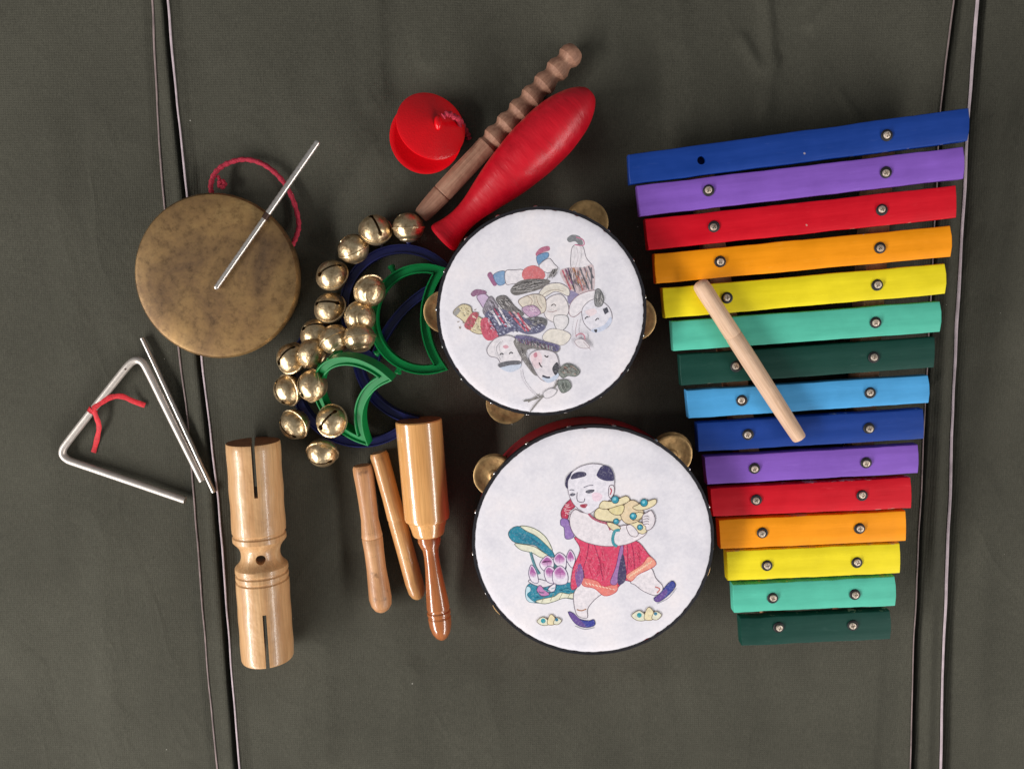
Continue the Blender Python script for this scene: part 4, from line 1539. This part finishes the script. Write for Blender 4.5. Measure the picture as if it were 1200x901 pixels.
# ingots and jewels
IN = (232, 218, 178)
IL = (110, 90, 60)
f([(280, 424), (310, 390), (370, 400), (430, 430), (484, 452), (440, 482), (350, 480), (290, 462)], IN, IL)
f([(370, 492), (420, 500), (464, 532), (424, 552), (380, 522)], IN, IL)
f([(520, 482), (600, 490), (655, 530), (622, 572), (560, 544)], IN, IL)
f([(476, 384), (530, 338), (582, 350), (624, 420), (604, 470), (520, 502), (468, 460)], (228, 206, 170), IL)
f([(380, 402), (430, 370), (488, 374), (472, 430), (420, 436)], (228, 214, 160), IL)
f([(313, 372), (340, 340), (390, 344), (440, 330), (500, 306), (527, 330), (500, 356), (440, 376), (370, 396), (322, 392)], IN, IL)
f([(548, 386), (600, 360), (660, 340), (710, 328), (708, 364), (650, 396), (590, 406)], IN, IL)
f([(540, 440), (590, 420), (625, 430), (600, 465), (550, 475)], IN, IL)
f([(618, 444), (650, 420), (682, 410), (706, 470), (684, 530), (645, 546), (640, 520), (620, 500)], SK, (110, 90, 100))
for k in range(4):
    pr.line([(622, 452 + k * 18), (650, 446 + k * 18), (664, 452 + k * 18)], (110, 90, 100), 0.7)
f([(505, 520), (540, 510), (585, 560), (575, 590), (530, 580)], SK, (110, 90, 100), 0.7)
for (x, y, r) in ((425, 331, 26), (628, 353, 26), (552, 447, 24), (432, 484, 20), (600, 525, 19)):
    pr.dot(x, y, r, (44, 148, 170), (40, 80, 90))
    pr.dot(x - 3, y - 4, r * 0.4, (130, 200, 214))
pr.line([(458, 545), (424, 552), (408, 600), (414, 640), (438, 660)], (60, 148, 160), 3.2)
# small ingots on the ground
pr.frame(540, 480, 0.333)
for (dx, dy, sc) in ((310, 740, 1.0), (652, 720, 1.22)):
    g = lambda x, y: (dx + x * sc, dy + y * sc)
    f([g(-42, 2), g(-20, -12), g(0, 4), g(-4, 16), g(-26, 16)], CRM, IL, 0.7)
    f([g(-6, 10), g(4, -20), g(18, -14), g(24, 8), g(10, 16)], IN, IL, 0.7)
    f([g(16, 10), g(26, -10), g(44, 0), g(32, 14)], CRM, IL, 0.7)
    pr.dot(dx - 20 * sc, dy + 1 * sc, 8.5, (40, 150, 160))
    pr.dot(dx + 27 * sc, dy - 3 * sc, 6, (50, 120, 150))
pr.build()

# ------------------------------------------------------------------ xylophone
ZT, TH = 0.036, 0.011
CO = {'blue': (14, 56, 136), 'purple': (130, 86, 184), 'red': (204, 0, 28), 'orange': (246, 150, 0), 'yellow': (238, 216, 26), 'mint': (84, 186, 160), 'green': (8, 60, 50),
      'sky': (76, 160, 216)}
M_bar = {k: paint_mat('paint_' + k, v, 0.5, 0.07, True) for k, v in CO.items()}
BARS = [('blue', (736.5, 181), (1135.5, 126.5), (1134.5, 165), (738.3, 216), (822, 188), (1039, 159)),
        ('purple', (746.7, 217.5), (1129, 172.3), (1129.5, 209), (750, 253.6), (830.3, 223.5), (1038, 202.3)),
        ('red', (755.9, 256.8), (1120.4, 217.5), (1121, 255.4), (759.6, 293), (836.5, 265.7), (1033.2, 246.3)),
        ('orange', (766.5, 297.5), (1113.8, 264.6), (1114.5, 301), (768.7, 332.3), (843.8, 306.7), (1031, 290.6)),
        ('yellow', (776, 337.8), (1107.5, 309), (1108, 344.4), (779.3, 373), (851.9, 349.2), (1027.7, 334.2)),
        ('mint', (787, 376.9), (1101.7, 353.2), (1102, 389), (789.6, 411.5), (856.5, 389.5), (1025.9, 378)),
        ('green', (796.5, 416), (1095.5, 395), (1094.8, 430.5), (798.8, 451.8), (862.5, 429.4), (1023.7, 418.8)),
        ('sky', (804.7, 457.7), (1087.8, 439.4), (1088.6, 472), (807.4, 490.3), (869.2, 469.3), (1019.5, 460.4)),
        ('blue', (817, 495.7), (1082, 479.4), (1082.8, 514.4), (818.3, 529.5), (876.5, 509), (1018, 501.6)),
        ('purple', (825.6, 535.4), (1075.8, 521), (1076, 554.4), (828.8, 568), (884, 548.6), (1014.8, 542)),
        ('red', (832.2, 572.3), (1067.2, 559), (1068, 595.6), (835.4, 605.3), (886.2, 585.5), (1010, 580.4)),
        ('orange', (842.3, 609.2), (1061.4, 598.7), (1061.8, 634), (844.3, 643.3), (893.2, 624), (1007, 619)),
        ('yellow', (851.3, 646), (1054.4, 636.6), (1054.8, 671.7), (853.2, 680.6), (898.7, 662.4), (1004, 658.9)),
        ('mint', (859, 685.3), (1048.6, 675.2), (1049.4, 709.8), (860.6, 718), (905.3, 700.4), (1001.6, 696.2)),
        ('green', (867.5, 724.5), (1043, 715.5), (1043.5, 749), (869.5, 757), (912.3, 734.6), (999.3, 732.3))]
xc = P(950, 450, ZT)
root = thing('xylophone', (xc.x, xc.y, 0), 'wooden xylophone of fifteen bars painted in rainbow colours', 'xylophone')

# rails
zr = ZT - TH
for (a, b) in (((822, 183), (913.5, 741)), ((1039.5, 152), (998.5, 741))):
    A, B = P(a[0], a[1], zr), P(b[0], b[1], zr)
    d = (B - A)
    ln = d.length
    V, F = box(-0.0085, 0.0085, -0.0115, 0.0115, 0, ln)
    o = new_obj('rail', V, F, M_rail, 30)
    Ac = Vector((A.x, A.y, 0.0118))
    Bc = Vector((B.x, B.y, 0.0118))
    put(o, root, axis_m(Ac, Bc))

# screw prototypes
sV, sF = lathe([(-0.001, 0.0028), (0.0005, 0.0030), (0.0010, 0.0027), (0.0013, 0.0018), (0.0014, 0.0008), (0.0014, 0)], 24)
so = new_obj('screw', sV, sF, M_screw, 40)
cut(so, [box(-0.0019, 0.0019, -0.00045, 0.00045, 0.0004, 0.004), box(-0.00045, 0.00045, -0.0019, 0.0019, 0.0004, 0.004)], 40)
smesh = so.data
bpy.data.objects.remove(so)
gV, gF = lathe([(-0.001, 0.0026), (0.0003, 0.0026), (0.0009, 0.0032), (0.0008, 0.0041), (0.0003, 0.0047), (-0.001, 0.0048)], 24)
go = new_obj('washer', gV, gF, M_grommet, 40)
gmesh = go.data
bpy.data.objects.remove(go)

NAMES = ['longest blue bar with its left screw missing', 'longest purple bar', 'longest red bar', 'longer orange bar', 'longer yellow bar', 'longer mint green bar', 'longer dark green bar',
         'sky blue bar', 'shorter blue bar', 'shorter purple bar', 'shorter red bar', 'shorter orange bar', 'shorter yellow bar', 'shorter mint green bar', 'shortest dark green bar']
for bi, (cn, TL, TR, BR, BL, s1, s2) in enumerate(BARS):
    zt = ZT + (0.0008 if bi == 0 else 0.0)
    rnd = random.Random(bi + 20)
    q = [P(*c_, zt) for c_ in (TL, TR, BR, BL)]
    org = sum(q, Vector()) / 4
    xd = ((q[1] + q[2]) - (q[0] + q[3])).normalized()
    yd = Vector((0, 0, 1)).cross(xd)
    M = Matrix((xd, yd, Vector((0, 0, 1)))).transposed().to_4x4()
    M.translation = org
    Mi = M.inverted()
    l = [Mi @ v for v in q]
    N = 44
    bev = 0.0011
    ns = 5
    V, F = [], []
    # cross-section: list of (v in 0..1 from BL side to TL side, dv metres, z)
    sec = []
    for (vv, sgn) in ((0, 1), (1, -1)):
        pass
    sec = [(0, 0.0, -TH + bev), (0, 0.0, -bev * 1.1), (0, bev * 0.3, -bev * 0.3), (0, bev, 0), (0.33, 0, 0), (0.66, 0, 0), (1, -bev, 0), (1, -bev * 0.3, -bev * 0.3), (1, 0, -bev * 1.1), (1, 0, -TH + bev), (1, -bev, -TH), (0, bev, -TH)]
    us = [0.0, 0.0025] + [0.0025 + (0.995) * k / N for k in range(1, N)] + [0.9975, 1.0]
    bowL, bowR = rnd.uniform(0, 0.0006), rnd.uniform(0.0003, 0.0015)
    for ui, u in enumerate(us):
        endk = (ui == 0 or ui == len(us) - 1)
        eb = l[3].lerp(l[2], u)
        et = l[0].lerp(l[1], u)
        jb = 0.00045 * noise.noise(Vector((u * 9, bi * 3.1, 0.3))) + 0.0002 * noise.noise(Vector((u * 40, bi * 3.1, 2.3)))
        jt = 0.00045 * noise.noise(Vector((u * 9, bi * 3.1, 5.3))) + 0.0002 * noise.noise(Vector((u * 40, bi * 3.1, 7.3)))
        for (v, dv, dz) in sec:
            p = (eb + Vector((0, jb, 0))).lerp(et + Vector((0, jt, 0)), v) + Vector((0, dv, dz))
            bow = (1 - (2 * v - 1) ** 2)
            p.x += -bowL * bow * max(0, 1 - u * 12) + bowR * bow * max(0, 1 - (1 - u) * 12)
            if endk:
                p.y = p.y * 1.0
                if dz > -bev * 1.0:
                    p.z = -0.0006 + min(0, dz)
                    p.z = dz - 0.0006
            p.z += 0.00012 * noise.noise(Vector((p.x * 60, p.y * 60, bi)))
            V.append(p)
    m = len(sec)
    for i in range(len(us) - 1):
        for k in range(m):
            j = (k + 1) % m
            F.append((i * m + k, i * m + j, (i + 1) * m + j, (i + 1) * m + k))
    F.append(tuple(range(m)))
    e = (len(us) - 1) * m
    F.append(tuple(range(e, e + m)))
    bar = new_obj('bar', V, F, M_bar[cn], 35)
    bar.matrix_basis = M
    if bi == 0:
        hc = Mi @ P(s1[0], s1[1], zt)
        cut(bar, [moved(lathe([(-0.0095, 0.0034), (0.01, 0.0034)], 24), Matrix.Translation((hc.x, hc.y, 0)))], 35)
    put(bar, root)
    bar['label'] = NAMES[bi]
    for si, sp in enumerate((s1, s2)):
        if bi == 0 and si == 0:
            continue
        c = P(sp[0], sp[1], zt)
        tl = Matrix.Rotation(rnd.uniform(-0.22, 0.22), 4, 'X') @ Matrix.Rotation(rnd.uniform(-0.22, 0.22), 4, 'Y')
        w = bpy.data.objects.new('washer', gmesh)
        COL.objects.link(w)
        put(w, bar, Matrix.Translation(c + Vector((0, 0, 0.0004))))
        s_ = bpy.data.objects.new('screw', smesh)
        COL.objects.link(s_)
        off = Vector((rnd.uniform(-0.0007, 0.0005), rnd.uniform(-0.0006, 0.0006), 0.0012))
        put(s_, bar, Matrix.Translation(c + off) @ tl @ Matrix.Rotation(rnd.uniform(0, 1.5), 4, 'Z'))

# wooden beater across the bars
zc = ZT + 0.0076
A, B = P(818.5, 329.5, zc), P(937, 514, zc)
ln = (B - A).length
rp = lambda px: L(px, zc)
prof = [(0, 0), (0.0004, rp(4.5)), (0.0014, rp(7.5)), (0.0034, rp(9.3)), (ln * 0.06, rp(10)), (ln * 0.2, rp(9.6)), (ln * 0.335, rp(9.9)), (ln * 0.341, rp(9.3)), (ln * 0.348, rp(9.9)), (ln * 0.5, rp(10.1)),
        (ln * 0.75, rp(9.6)), (ln * 0.95, rp(8.6)), (ln * 0.992, rp(8.2)), (ln, rp(7.4)), (ln, 0)]
V, F = lathe(prof, 32, 0.02, 6)
o = new_obj('wooden_beater', V, F, M_beater, 35)
o.matrix_basis = axis_m(A, B)
tag(o, 'plain pale wooden beater resting across the xylophone bars', 'beater')
